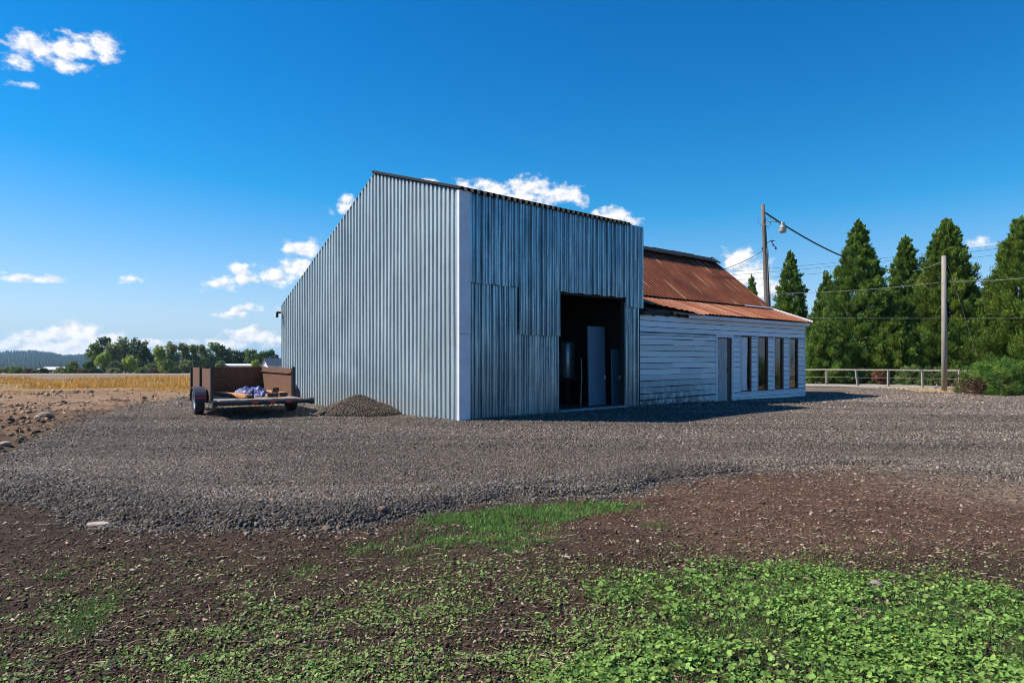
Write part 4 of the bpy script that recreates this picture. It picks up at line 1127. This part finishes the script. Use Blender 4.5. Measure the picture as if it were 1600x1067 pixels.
# reddish bare tree
x, y = XD(1537, 54), 54; z0 = float(ground_z(x, y)); gg = np.random.default_rng(8)
root = empty('bare_tree', (x, y, z0), 0, label='reddish half bare tree seen in the gap between two conifers', cat='tree')
m = MB(); tw = []; m.tube([(0, 0, 0), (.1, 0, 3), (0, .1, 5.2)], [.2, .15, .1], 7); mt = MB(); P = []
for k in range(42):
    a = gg.uniform(0, 6.28); s = gg.uniform(3, 5.2); r = gg.uniform(.8, 2.0); z1 = s + gg.uniform(1, 3.6)
    q = np.array([r * math.cos(a), r * math.sin(a), z1]); mid = np.array([r * .4 * math.cos(a), r * .4 * math.sin(a), s + (z1 - s) * .6]) + gg.normal(0, .1, 3)
    mt.tube([(0, 0, s), mid, q], [.05, .03, .012], 5)
    for j in range(5):
        e = mid + (q - mid) * gg.uniform(.1, 1); mt.tube([e, e + gg.normal(0, .28, 3) + np.array([0, 0, .25])], [.014, .006], 4)
    P.append(q + gg.normal(0, .35, (26, 3)) + np.array([0, 0, -.4]))
m.build('trunk', M['bark'], root); mt.build('branch', M['brown_wood'], root)
P = np.concatenate(P); P = P[P[:, 2] < 7.2]; n = len(P); V, Fc, T = diamonds(P, gg.normal(size=(n, 3)), np.full(n, .16), np.full(n, .1), np.array([.28, .15, .1]) * gg.uniform(.6, 1.3, (n, 1)), gg)
mesh_np('leaf_cluster', V, Fc, M['needle'], T, root)

# far trees
def far_tree(px, d, topy, wpx, seed, label, cols, kind='round', group='distant trees across the field'):
    x = XD(px, d); z0 = float(base_z(x, d)); H = EYE + (HZ - topy) / F * d - z0; Rw = wpx / F * d / 2
    gg = np.random.default_rng(seed); root = empty('distant_tree', (x, d, z0), 0, label=label, cat='tree', group=group)
    m = MB(); m.tube([(0, 0, -.2), (.1, 0, H * .4), (0, .1, H * .8)], [.25, .18, .06], 6); m.build('trunk', M['bark'], root)
    P = []; D = []; Cc = []; npf = 40
    for k in range(npf):
        if kind == 'round':
            v = gg.normal(0, 1, 3); v /= np.linalg.norm(v); c = v * gg.uniform(.45, .9) * np.array([Rw, Rw, H * .46]) + np.array([0, 0, H * .54]); pr = Rw * .34
        elif kind == 'tall':
            h = gg.uniform(.08, .96); a = gg.uniform(0, 6.28); r = Rw * (.95 - .55 * h ** 2.5) * gg.uniform(.3, .9); c = np.array([r * math.cos(a), r * math.sin(a), H * h]); pr = Rw * .36
        else:
            h = gg.uniform(.05, .97); a = gg.uniform(0, 6.28); r = Rw * (1 - h) * gg.uniform(.5, 1); c = np.array([r * math.cos(a), r * math.sin(a), H * h]); pr = Rw * (.35 * (1 - h) + .12)
        nn = 46; o = gg.normal(0, 1, (nn, 3)); o /= np.linalg.norm(o, axis=1, keepdims=True)
        P.append(c + o * pr * gg.uniform(.3, 1.05, (nn, 1)) * np.array([1, 1, 1.1])); D.append(o + gg.normal(0, .5, (nn, 3)))
        Cc.append(np.clip(np.array(cols[gg.integers(len(cols))]) * 1.35 * gg.uniform(.6, 1.35, (nn, 1)), .01, .5))
    P = np.concatenate(P); P[:, 2] = np.clip(P[:, 2], .2, H * 1.02); D = np.concatenate(D); Cc = np.concatenate(Cc); L = gg.uniform(.5, 1.1, len(P)) * (.5 + .14 * Rw)
    V, Fc, T = diamonds(P, D, L, L * .6, Cc, gg); mesh_np('crown', V, Fc, M['needle'], T, root)
DK = [(.06, .1, .036), (.08, .12, .042), (.05, .08, .034)]; MG = [(.13, .185, .05), (.11, .165, .045), (.16, .2, .06)]; LG = [(.27, .34, .06), (.23, .3, .055), (.31, .35, .09)]; OL = [(.19, .21, .085), (.22, .235, .1), (.15, .18, .075)]
FT = [  # px, dist, top row, width, kind, colours, label
    (146, 262, 538, 26, 'tall', MG, 'mid green tree at the left end of the tall dark clump'),
    (163, 270, 528, 30, 'tall', DK, 'very dark tree with twin ragged tops left in the tall clump'),
    (178, 262, 532, 30, 'tall', OL, 'olive tree in the middle of the tall dark clump'),
    (196, 268, 528, 30, 'tall', OL, 'greyish tall tree with a thin top in the dark clump'),
    (212, 266, 529, 28, 'tall', DK, 'dark broad tree right of the greyish tall tree'),
    (228, 264, 533, 26, 'tall', DK, 'dark tree at the right end of the tall clump'),
    (161, 246, 548, 22, 'round', LG, 'bright yellow green tree in front of the tall dark clump'),
    (203, 248, 556, 24, 'round', LG, 'low yellow green round tree at the foot of the tall clump'),
    (182, 246, 566, 20, 'round', OL, 'low dull bush like tree under the tall dark clump'),
    (140, 250, 564, 16, 'round', DK, 'small dark tree under the left edge of the tall clump'),
    (250, 256, 542, 26, 'tall', LG, 'light green tall tree just right of the gap in the treeline'),
    (246, 285, 537, 12, 'cone', DK, 'pointed dark conifer behind the light green tall tree'),
    (268, 258, 535, 26, 'tall', OL, 'olive tall tree second in the right half of the treeline'),
    (286, 262, 537, 24, 'tall', OL, 'sparse olive tree third in the right half of the treeline'),
    (302, 262, 538, 24, 'tall', MG, 'green tree above the left corner of the trailer'),
    (318, 266, 540, 24, 'tall', OL, 'olive tree above the trailer front panel left part'),
    (333, 270, 536, 24, 'tall', MG, 'green tree above the middle of the trailer'),
    (347, 274, 537, 22, 'round', DK, 'dark round topped tree above the trailer middle'),
    (362, 276, 541, 22, 'round', MG, 'green round tree right of the dark round topped tree'),
    (376, 278, 544, 22, 'round', DK, 'dark tree above the white low roof'),
    (392, 276, 540, 22, 'round', MG, 'green domed tree left of the grey roofed house'),
    (408, 278, 544, 22, 'round', MG, 'green tree right behind the white gable'),
    (424, 280, 542, 20, 'round', DK, 'dark tree over the grey house roof by the barn edge'),
    (399, 210, 561, 13, 'round', LG, 'small light green tree beside the white gable'),
    (345, 214, 564, 16, 'round', OL, 'low olive tree left of the white low roof'),
    (236, 250, 568, 18, 'round', OL, 'low olive tree in the gap of the treeline'),
    (112, 250, 563, 18, 'round', OL, 'sparse yellowish tree in the hedgerow left of the tall clump'),
    (262, 250, 562, 20, 'round', MG, 'low green tree under the light green tall tree'),
    (290, 250, 563, 20, 'round', OL, 'low olive tree left of the trailer top corner'),
    (456, 290, 545, 30, 'round', DK, 'tree hidden mostly by the far edge of the barn'),
]
for i, (px, d, ty, w, kd, cols, lab) in enumerate(FT): far_tree(px, d, ty, w, 300 + i, lab, cols, kd)
HB = ['dark green hedge bush at the left picture edge', 'olive hedge bush next to the left edge bush', 'low tawny hedge bush before the white sheds', 'green hedge bush in front of the white long roof', 'dark rounded hedge bush right of the white long roof', 'yellowish hedge bush below the sparse yellowish tree', 'light hedge bush by the small white box', 'low hedge bush at the foot of the tall clump left', 'low hedge bush under the tall clump middle', 'low hedge bush under the tall clump right', 'grey green hedge bush in the treeline gap', 'pale hedge bush left of the trailer']
for i, (px, w, ty) in enumerate(((8, 20, 573), (24, 22, 574), (44, 18, 575), (66, 14, 574), (96, 20, 574), (112, 16, 571), (128, 16, 575), (150, 18, 574), (178, 18, 575), (222, 18, 574), (240, 14, 575), (272, 22, 574))):
    d = 240; x = XD(px, d); h = EYE + (HZ - ty) / F * d - float(base_z(x, d)); rx = w / F * d / 2 * 1.25
    shrub(x, d, rx, rx * .7, h, 400 + i, HB[i], [OL, MG, [(.16, .13, .06), (.12, .11, .05)], DK][i % 4], 1600, .6, False, 'hedge_bush', 'bush', 'hedgerow bushes across the field')
# two power poles and buildings far off
def gabled(px0, px1, d, eave_y, ridge_y, depth, label, wallm, roofm, name, cat, along=True):
    x0, x1 = XD(px0, d), XD(px1, d); z0 = float(base_z((x0 + x1) / 2, d)); he = EYE + (HZ - eave_y) / F * d - z0; hr = EYE + (HZ - ridge_y) / F * d - z0
    root = empty(name, ((x0 + x1) / 2, d, z0), 0, label=label, cat=cat); w = (x1 - x0) / 2
    m = MB(); m.box((-w, 0, -.3), (w, depth, he)); 
    if not along: m.add([(-w, 0, he), (w, 0, he), (0, 0, hr - .1)], [(0, 1, 2)]); m.add([(-w, depth, he), (w, depth, he), (0, depth, hr - .1)], [(0, 2, 1)])
    m.build('wall', wallm, root); m = MB()
    if along: m.add([(-w - .3, -.4, he - .1), (w + .3, -.4, he - .1), (w + .3, depth / 2, hr), (-w - .3, depth / 2, hr), (w + .3, depth + .4, he - .1), (-w - .3, depth + .4, he - .1)], [(0, 1, 2, 3), (3, 2, 4, 5), (0, 3, 5), (1, 4, 2)])
    else: m.add([(-w - .3, -.4, he - .15), (0, -.4, hr), (0, depth, hr), (-w - .3, depth, he - .15), (w + .3, -.4, he - .15), (w + .3, depth, he - .15)], [(0, 1, 2, 3), (1, 4, 5, 2)])
    m.build('roof', roofm, root)
    for k in (-.5, .3):
        m = MB(); m.box((w * k - w * .14, -.05, he * .35), (w * k + w * .14, .0, he * .75)); m.build('window', M['black'], root)
    return root
hs = gabled(405, 423, 200, 571, 559.5, 16, 'white gabled house with a grey roof beyond the trailer', M['bwhite'], M['broof'], 'farm_house', 'house', False); hs.rotation_euler[2] = R(-38)
gabled(340, 391, 215, 571, 568.5, 12, 'long low shed with a white metal roof behind the trailer', M['bpink'], M['mroof'], 'long_shed', 'shed')
gabled(58, 92, 262, 577, 573.5, 10, 'long white roofed shed in the hedgerow at the far left', M['bpink'], M['mroof'], 'long_shed', 'shed')
gabled(149, 154, 244, 575, 572, 3, 'tiny white hut at the foot of the tall dark clump', M['bwhite'], M['bwhite'], 'small_hut', 'hut')
gabled(217, 227, 246, 578, 574.5, 6, 'little white roofed hut under the right end of the tall clump', M['bpink'], M['mroof'], 'small_hut', 'hut')

# ---------------------------------------------------------------- far hills
def ridge(x): 
    px = 800 + x / 3500 * F
    b = np.interp(px, [-900, -300, -60, 35, 75, 100, 140, 260, 420, 700, 1200, 2200, 3200], [566, 560, 557, 548.5, 551, 556, 554, 557, 561, 566, 570, 568, 570])
    return EYE + (HZ - b) / F * 3500
hx_ = np.linspace(-7000, 7000, 320); rows = [(1300, -.06), (1500, .0), (2200, .3), (2800, .62), (3300, .9), (3500, 1.0), (4200, .8)]
def hill_z(x, yy, k):                        # height of the slope a fraction k of the way up to the skyline
    lo = EYE - 19.5 / F * yy
    return lo + (EYE + (ridge(x) - EYE - 12) / 3500 * yy - lo) * k
V = []
for yy, k in rows:
    zz = hill_z(hx_, yy, k) + 5 * (vnoise(hx_ * .008, np.full(320, yy * .01), 3) - .5) * (k > .1)
    V += [(x * yy / 3500, yy, z) for x, z in zip(hx_, zz)]
n = len(hx_); i = np.arange(n * len(rows)).reshape(len(rows), n)
Fc = np.stack([i[:-1, :-1], i[:-1, 1:], i[1:, 1:], i[1:, :-1]], -1).reshape(-1, 4)
hl = mesh_np('hills', V, Fc, M['hill'], None, smooth=True); tag(hl, kind='structure')
gg = np.random.default_rng(55); n = 26000
xx = np.concatenate([gg.uniform(-3300, -1100, n - 3000), gg.uniform(-1100, 600, 3000)]); k = gg.uniform(.0, 1.0, n); yy = np.interp(k, [0, .3, .62, .9, 1.0], [1500, 2200, 2800, 3300, 3500])
zz = hill_z(xx, yy, k) - 3; xw = xx * yy / 3500
hh = gg.uniform(15, 30, n) * (yy / 3500) * (.7 + .5 * fbm(xx, yy, .01, 2, 9)); rr = hh * gg.uniform(.22, .34, n)
ang = np.linspace(0, 2 * np.pi, 6, endpoint=False)
V = np.zeros((n, 7, 3)); V[:, :6, 0] = xw[:, None] + rr[:, None] * np.cos(ang); V[:, :6, 1] = yy[:, None] + rr[:, None] * np.sin(ang); V[:, :6, 2] = zz[:, None]; V[:, 6] = np.stack([xw, yy, zz + hh], 1)
fa = np.array([(j, (j + 1) % 6, 6) for j in range(6)]); Fc = (fa[None] + (np.arange(n) * 7)[:, None, None]).reshape(-1, 3)
T = np.repeat(np.array([.016, .034, .02])[None] * gg.uniform(.5, 1.6, (n, 1)), 7, 0)
tag(mesh_np('far_forest', V.reshape(-1, 3), Fc, M['needle'], T), 'blue green conifer forest covering the far hills', 'forest', kind='stuff')

# ---------------------------------------------------------------- fence, poles, wires
fence = empty('rail_fence', (18.9, 41, float(base_z(18.9, 41))), 0, label='pale wooden post and rail fence in front of the conifers', cat='fence')
fx, fy = (23.2 - 18.9) / 4, (35.4 - 41) / 4; fz = lambda k: float(ground_z(18.9 + fx * k, 41 + fy * k)) - fence.location.z
for k in range(-2, 6):
    m = MB(); ln_ = .09 if k == 1 else gg.uniform(-.02, .02)
    m.bar((fx * k + ln_, fy * k, fz(k) - .1), (fx * k - ln_ * .4, fy * k, fz(k) + .9), .11, .1, (0, 1, 0)); m.build('post', M['palerail'], fence, bevel=.01)
for k in range(-2, 5):
    m = MB(); m.bar((fx * k, fy * k - .05, fz(k) + .9), (fx * (k + 1) - .01, fy * (k + 1) - .05, fz(k + 1) + .9), .035, .075); m.build('rail', M['palerail'], fence)
m = MB(); m.tube([(fx * k, fy * k, fz(k) + .45) for k in range(-2, 6)], .006, 4); m.build('wire', M['palecable'], fence)

p1x, p1y = XD(1199, 36), 36.0
pole = empty('utility_pole', (p1x, p1y, -.05), 0, label='tall weathered utility pole with a yard lamp behind the shed', cat='utility pole')
def q1(px, py, dy=0): d = p1y + dy; return (XD(px, d) - p1x, dy, EYE + (HZ - py) / F * d + .05)
m = MB(); m.tube([(.1, 0, 0), q1(1199, 478), q1(1196.5, 420), q1(1194, 360), q1(1192, 320)], [.19, .155, .14, .115, .09], 12); m.build('shaft', M['pole'], pole, smooth=True)
lm = MB(); lm.tube([q1(1196, 352, -.15), q1(1199, 347, -.2), q1(1207, 345.5, -.3), q1(1215, 347, -.35), q1(1222, 351, -.4)], .025, 8); lm.build('lamp_arm', M['lamp'], pole)
c = q1(1223, 353, -.4); lh = MB(); lh.lathe([(0, .2), (.08, .2), (.1, .12), (.09, .02), (.17, -.06), (.2, -.1), (.19, -.14)], 16, c); lm = lh.build('lamp_head', M['lamp'], pole, smooth=True)
lh = MB(); lh.lathe([(.185, -.135), (.2, -.26), (.15, -.36), (0, -.38)], 16, c); lh.build('lamp_lens', M['lens'], lm, smooth=True)
m = MB(); m.tube([q1(1196, 347, -.12), q1(1200, 341, -.2), q1(1205, 338, -.25), q1(1204, 352, -.25), q1(1200, 356, -.2), q1(1197, 352, -.12)], .012, 5); m.build('drip_loop', M['cable'], pole)
m = MB(); m.tube([q1(1197, 381, -.12), q1(1204, 376, -.3), q1(1208, 382, -.35), q1(1214, 389, -.4)], .02, 6); m.tube([q1(1204, 376, -.3), q1(1211, 377, -.3)], .02, 6); m.build('bracket', M['black'], pole)
for a, b in ((1206, 377), (1208, 383), (1212, 388), (1191, 389)):
    m = MB(); m.lathe([(0, .07), (.05, .05), (.03, .01), (.055, -.03), (0, -.06)], 10, q1(a, b, -.33)); m.build('insulator', M['porc'], pole, smooth=True)
m = MB(); m.tube([q1(1200, 388, -.15), q1(1203, 430, -.2), q1(1204, 480, -.2)], .012, 5); m.tube([q1(1198, 388, -.16), q1(1200.5, 480, -.2)], .016, 5); m.build('conduit', M['lamp'], pole)
m = MB(); m.tube([q1(1185, 340, .1), q1(1184, 348, .1), q1(1190, 353, .05)], .009, 5); m.build('loose_wire', M['cable'], pole)

p2x, p2y = XD(1475.5, 32), 32.0; p2z = float(ground_z(p2x, p2y))
m = MB(); m.tube([(0, 0, -.3), (.0, 0, 3), (-.02, 0, 6.24 - p2z)], [.125, .115, .095], 12); po = m.build('wooden_pole', M['palepole'], None, (p2x, p2y, p2z), smooth=True)
tag(po, 'bare pale wooden pole standing in dead grass before the conifers', 'pole')

def W(px, py, d): return Vector((XD(px, d), d, EYE + (HZ - py) / F * d))
def wire(a, b, sag, r, mat, label):
    m = MB(); n = 20; m.tube([a + (b - a) * (i / n) + Vector((0, 0, -sag * 4 * (i / n) * (1 - i / n))) for i in range(n + 1)], r, 5)
    o = m.build('power_line', mat, None, (0, 0, 0)); return tag(o, label, 'power line', 'overhead wires')
wire(W(1195, 332, 35.9), W(1445, 420, 62), 1.2, .045, M['cable'], 'thick black cable running from the lamp pole down behind the conifers')
wire(W(1200, 459, 35.8), W(1472, 441, 31.95), .12, .009, M['palecable'], 'pale wire from the lamp pole to the bare pole')
wire(W(1478, 440, 31.95), W(1720, 419, 28), .15, .009, M['palecable'], 'pale wire leaving the bare pole toward the right edge')
wire(W(1478, 404, 31.95), W(1527, 556, 34), 0, .008, M['palecable'], 'slanting guy wire from the top of the bare pole')
wire(W(1192, 392, 35.9), W(1108, 428, 29.9), .12, .014, M['cable'], 'thin wire from the lamp pole down to the shed ridge')
wire(W(1000, 434, 90), W(1700, 366, 80), .5, .016, M['cable'], 'highest of the three thin lines crossing behind the conifers')
wire(W(1000, 440, 91), W(1700, 371, 81), .5, .016, M['cable'], 'middle one of the three thin lines crossing behind the conifers')
wire(W(1000, 448, 92), W(1700, 381, 82), .5, .016, M['cable'], 'lowest of the three thin lines crossing behind the conifers')
wire(W(1255, 497, 40.5), W(1700, 497, 34), .02, .006, M['palecable'], 'faint level wire passing in front of the conifers at mid height')
# low branch wire to the first conifer
wire(W(1474, 408, 31.95), W(1425, 424, 38), .05, .009, M['palecable'], 'short faint wire from the bare pole top back toward the slim conifer')

# ---------------------------------------------------------------- camera, light, sky
cam = bpy.data.cameras.new('camera'); co = bpy.data.objects.new('camera', cam); COL.objects.link(co)
co.location = (0, 0, EYE); co.rotation_euler = (R(90), 0, 0)
cam.sensor_width = 36; cam.lens = 36 * F / 1600; cam.shift_y = (HZ - 533.5) / 1600; cam.clip_start = .05; cam.clip_end = 20000
sc.camera = co

SUN_EL = R(47); sd_ = Vector((-.998 * math.cos(SUN_EL), .063 * math.cos(SUN_EL), math.sin(SUN_EL)))
sl_ = bpy.data.lights.new('sun', 'SUN'); sl_.energy = 5.0; sl_.angle = R(.53); sl_.color = (1, .935, .83)
so = bpy.data.objects.new('sun', sl_); COL.objects.link(so); so.rotation_euler = sd_.to_track_quat('Z', 'Y').to_euler(); so.location = (-20, 0, 30)

w = bpy.data.worlds.new('World'); sc.world = w; w.use_nodes = True; nt = w.node_tree
bg = nt.nodes['Background']; bg.inputs[1].default_value = .1
sky = nt.nodes.new('ShaderNodeTexSky'); sky.sky_type = 'NISHITA'; sky.sun_disc = False
sky.sun_elevation = SUN_EL; sky.sun_rotation = math.atan2(sd_.x, sd_.y) % (2 * math.pi)
sky.air_density = 1.0; sky.dust_density = .1; sky.ozone_density = 3.0; sky.altitude = 60
hsv = nt.nodes.new('ShaderNodeHueSaturation'); hsv.inputs['Saturation'].default_value = 1.3; hsv.inputs['Value'].default_value = 1.0
nt.links.new(sky.outputs[0], hsv.inputs['Color'])
# clouds: soft-edged cumulus placed by azimuth and height above the horizon
tc = nt.nodes.new('ShaderNodeTexCoord'); nrm = N(nt, 'ShaderNodeVectorMath', operation='NORMALIZE'); nt.links.new(tc.outputs['Generated'], nrm.inputs[0])
sp = nt.nodes.new('ShaderNodeSeparateXYZ'); nt.links.new(nrm.outputs[0], sp.inputs[0])
az = N(nt, 'ShaderNodeMath', operation='ARCTAN2'); nt.links.new(sp.outputs[0], az.inputs[0]); nt.links.new(sp.outputs[1], az.inputs[1])
el = N(nt, 'ShaderNodeMath', operation='ARCSINE'); nt.links.new(sp.outputs[2], el.inputs[0])
cb = nt.nodes.new('ShaderNodeCombineXYZ'); nt.links.new(az.outputs[0], cb.inputs[0]); nt.links.new(el.outputs[0], cb.inputs[1])
def vm(op, a, b=None):
    n = N(nt, 'ShaderNodeVectorMath', operation=op)
    for k, v in enumerate((a, b)):
        if v is None: continue
        if hasattr(v, 'links'): nt.links.new(v, n.inputs[k])
        else: n.inputs[k].default_value = v
    return n
def mth(op, a, b=None, c=None, clamp=False):
    n = N(nt, 'ShaderNodeMath', operation=op); n.use_clamp = clamp
    for k, v in enumerate((a, b, c)):
        if v is None: continue
        if hasattr(v, 'links'): nt.links.new(v, n.inputs[k])
        else: n.inputs[k].default_value = v
    return n.outputs[0]
wn = nt.nodes.new('ShaderNodeTexNoise'); wn.inputs['Scale'].default_value = 38; wn.inputs['Detail'].default_value = 4; nt.links.new(cb.outputs[0], wn.inputs['Vector'])
wv = vm('SUBTRACT', wn.outputs['Color'], (.5, .5, .5)); wv = vm('MULTIPLY', wv.outputs[0], (.03, .017, 0)); wp = vm('ADD', cb.outputs[0], wv.outputs[0])
CL = [(52, 72, 46, 24, .95), (105, 76, 56, 20, 1), (160, 74, 34, 26, .9), (25, 95, 30, 15, .7), (98, 100, 50, 13, .65), (130, 62, 40, 12, .6), (4, 66, 20, 7, .5), (37, 130, 20, 7, .45),
      (45, 437, 42, 10, .9), (82, 435, 28, 9, .85), (203, 437, 21, 8, .85), (345, 444, 32, 14, .95), (375, 422, 24, 15, .95), (385, 438, 22, 10, .8),
      (430, 432, 32, 16, 1), (465, 418, 36, 20, 1), (475, 390, 36, 17, 1), (360, 489, 36, 10, .9), (385, 482, 26, 10, .9), (540, 322, 16, 20, .8), (520, 335, 8, 8, .4),
      (722, 286, 16, 10, .9), (770, 296, 46, 17, 1), (825, 296, 46, 24, 1), (880, 304, 38, 17, 1), (905, 312, 12, 10, .6), (660, 284, 22, 6, .8), (800, 312, 90, 16, 1),
      (955, 338, 38, 16, 1), (985, 346, 18, 10, .8), (1152, 408, 30, 22, 1.1), (1172, 432, 46, 32, 1.1), (1188, 455, 46, 30, .9), (1150, 470, 40, 30, .8),
      (112, 518, 50, 19, 1.3), (68, 529, 64, 16, 1.2), (165, 530, 56, 15, 1.2), (20, 540, 70, 12, 1.1), (225, 536, 46, 11, 1.1), (110, 545, 150, 18, 1.3), (300, 537, 40, 7, .8),
      (392, 526, 48, 15, 1.2), (355, 536, 44, 10, 1.1), (428, 532, 26, 13, .95), (1525, 379, 30, 11, .65), (443, 357, 6, 5, .3), (440, 488, 10, 10, .5), (0, 425, 12, 5, .4)]
fld = None
def azel(px, py):
    v = Vector(((px - 800) / F, 1, (HZ - py) / F)); v.normalize(); return math.atan2(v.x, v.y), math.asin(v.z)
for (px, py, rx, ry, k) in CL:
    a, e = azel(px, py); a1, _ = azel(px + rx, py); _, e1 = azel(px, py - ry)
    q = vm('SUBTRACT', wp.outputs[0], (a, e, 0)); q = vm('MULTIPLY', q.outputs[0], (1 / (a1 - a), 1 / (e1 - e), 0)); q = vm('LENGTH', q.outputs[0])
    d = mth('MULTIPLY_ADD', q.outputs['Value'], -k, k)
    fld = d if fld is None else mth('SMOOTH_MAX', fld, d, .12)
sc1 = vm('MULTIPLY', cb.outputs[0], (1, 1.5, 1))
fn = nt.nodes.new('ShaderNodeTexNoise'); fn.inputs['Scale'].default_value = 46; fn.inputs['Detail'].default_value = 7; fn.inputs['Roughness'].default_value = .62; nt.links.new(sc1.outputs[0], fn.inputs['Vector'])
sh1 = vm('ADD', sc1.outputs[0], (-.006, .007, 0)); fn2 = nt.nodes.new('ShaderNodeTexNoise'); fn2.inputs['Scale'].default_value = 46; fn2.inputs['Detail'].default_value = 4; nt.links.new(sh1.outputs[0], fn2.inputs['Vector'])
dens = mth('ADD', fld, mth('MULTIPLY_ADD', fn.outputs[0], 2.0, -1.0))
mr = N(nt, 'ShaderNodeMapRange', interpolation_type='SMOOTHSTEP'); mr.inputs[1].default_value = -.06; mr.inputs[2].default_value = .68; nt.links.new(dens, mr.inputs[0])
alpha = mth('MULTIPLY', mr.outputs[0], .97)
# flat grey-blue undersides where the cloud is thick and turned from the sun
rel = mth('MULTIPLY_ADD', mth('SUBTRACT', fn.outputs[0], fn2.outputs[0]), 3.2, .62)
thick = N(nt, 'ShaderNodeMapRange'); thick.inputs[1].default_value = .2; thick.inputs[2].default_value = 1.2; nt.links.new(dens, thick.inputs[0])
pale_part = mth('ADD', rel, mth('MULTIPLY', thick.outputs[0], .3), clamp=True)
cc_ = mixc(nt, pale_part, (4.3, 4.8, 5.6), (7.3, 7.2, 7.2))
grade = vm('MULTIPLY_ADD', hsv.outputs[0], (1.08, .82, .98)); grade.inputs[2].default_value = (-1.22, -.1, 0); grade = vm('MAXIMUM', grade.outputs[0], (.02, .02, .02))
hz = mth('MULTIPLY', mth('EXPONENT', mth('MULTIPLY', mth('MAXIMUM', el.outputs[0], 0.0), -10.0)), .92)
clear = mixc(nt, hz, grade.outputs[0], (2.45, 4.2, 5.7))
col = mixc(nt, alpha, clear, cc_)
nt.links.new(col, bg.inputs[0])

mb = MB(); mb.box((-4600, -300, -97), (4600, 4450, 95))
def mat_haze():
    m = bpy.data.materials.new('pale_air'); m.use_nodes = True; nt = m.node_tree; nt.nodes.clear()
    v = nt.nodes.new('ShaderNodeVolumePrincipled'); o = nt.nodes.new('ShaderNodeOutputMaterial')
    v.inputs['Color'].default_value = (.3, .64, 1, 1); v.inputs['Density'].default_value = .65e-4; v.inputs['Anisotropy'].default_value = .2
    nt.links.new(v.outputs[0], o.inputs['Volume']); return m
hzo = mb.build('haze', mat_haze()); tag(hzo, 'thin pale blue air softening the far hills', 'haze', kind='stuff')
sc.view_settings.view_transform = 'Standard'; sc.view_settings.look = 'None'; sc.view_settings.exposure = .6; sc.view_settings.gamma = 1
try:
    sc.cycles.max_bounces = 8; sc.cycles.filter_width = 1.0; sc.cycles.sample_clamp_direct = 12; sc.cycles.use_denoising = True; sc.cycles.sample_clamp_indirect = 6
except Exception: pass
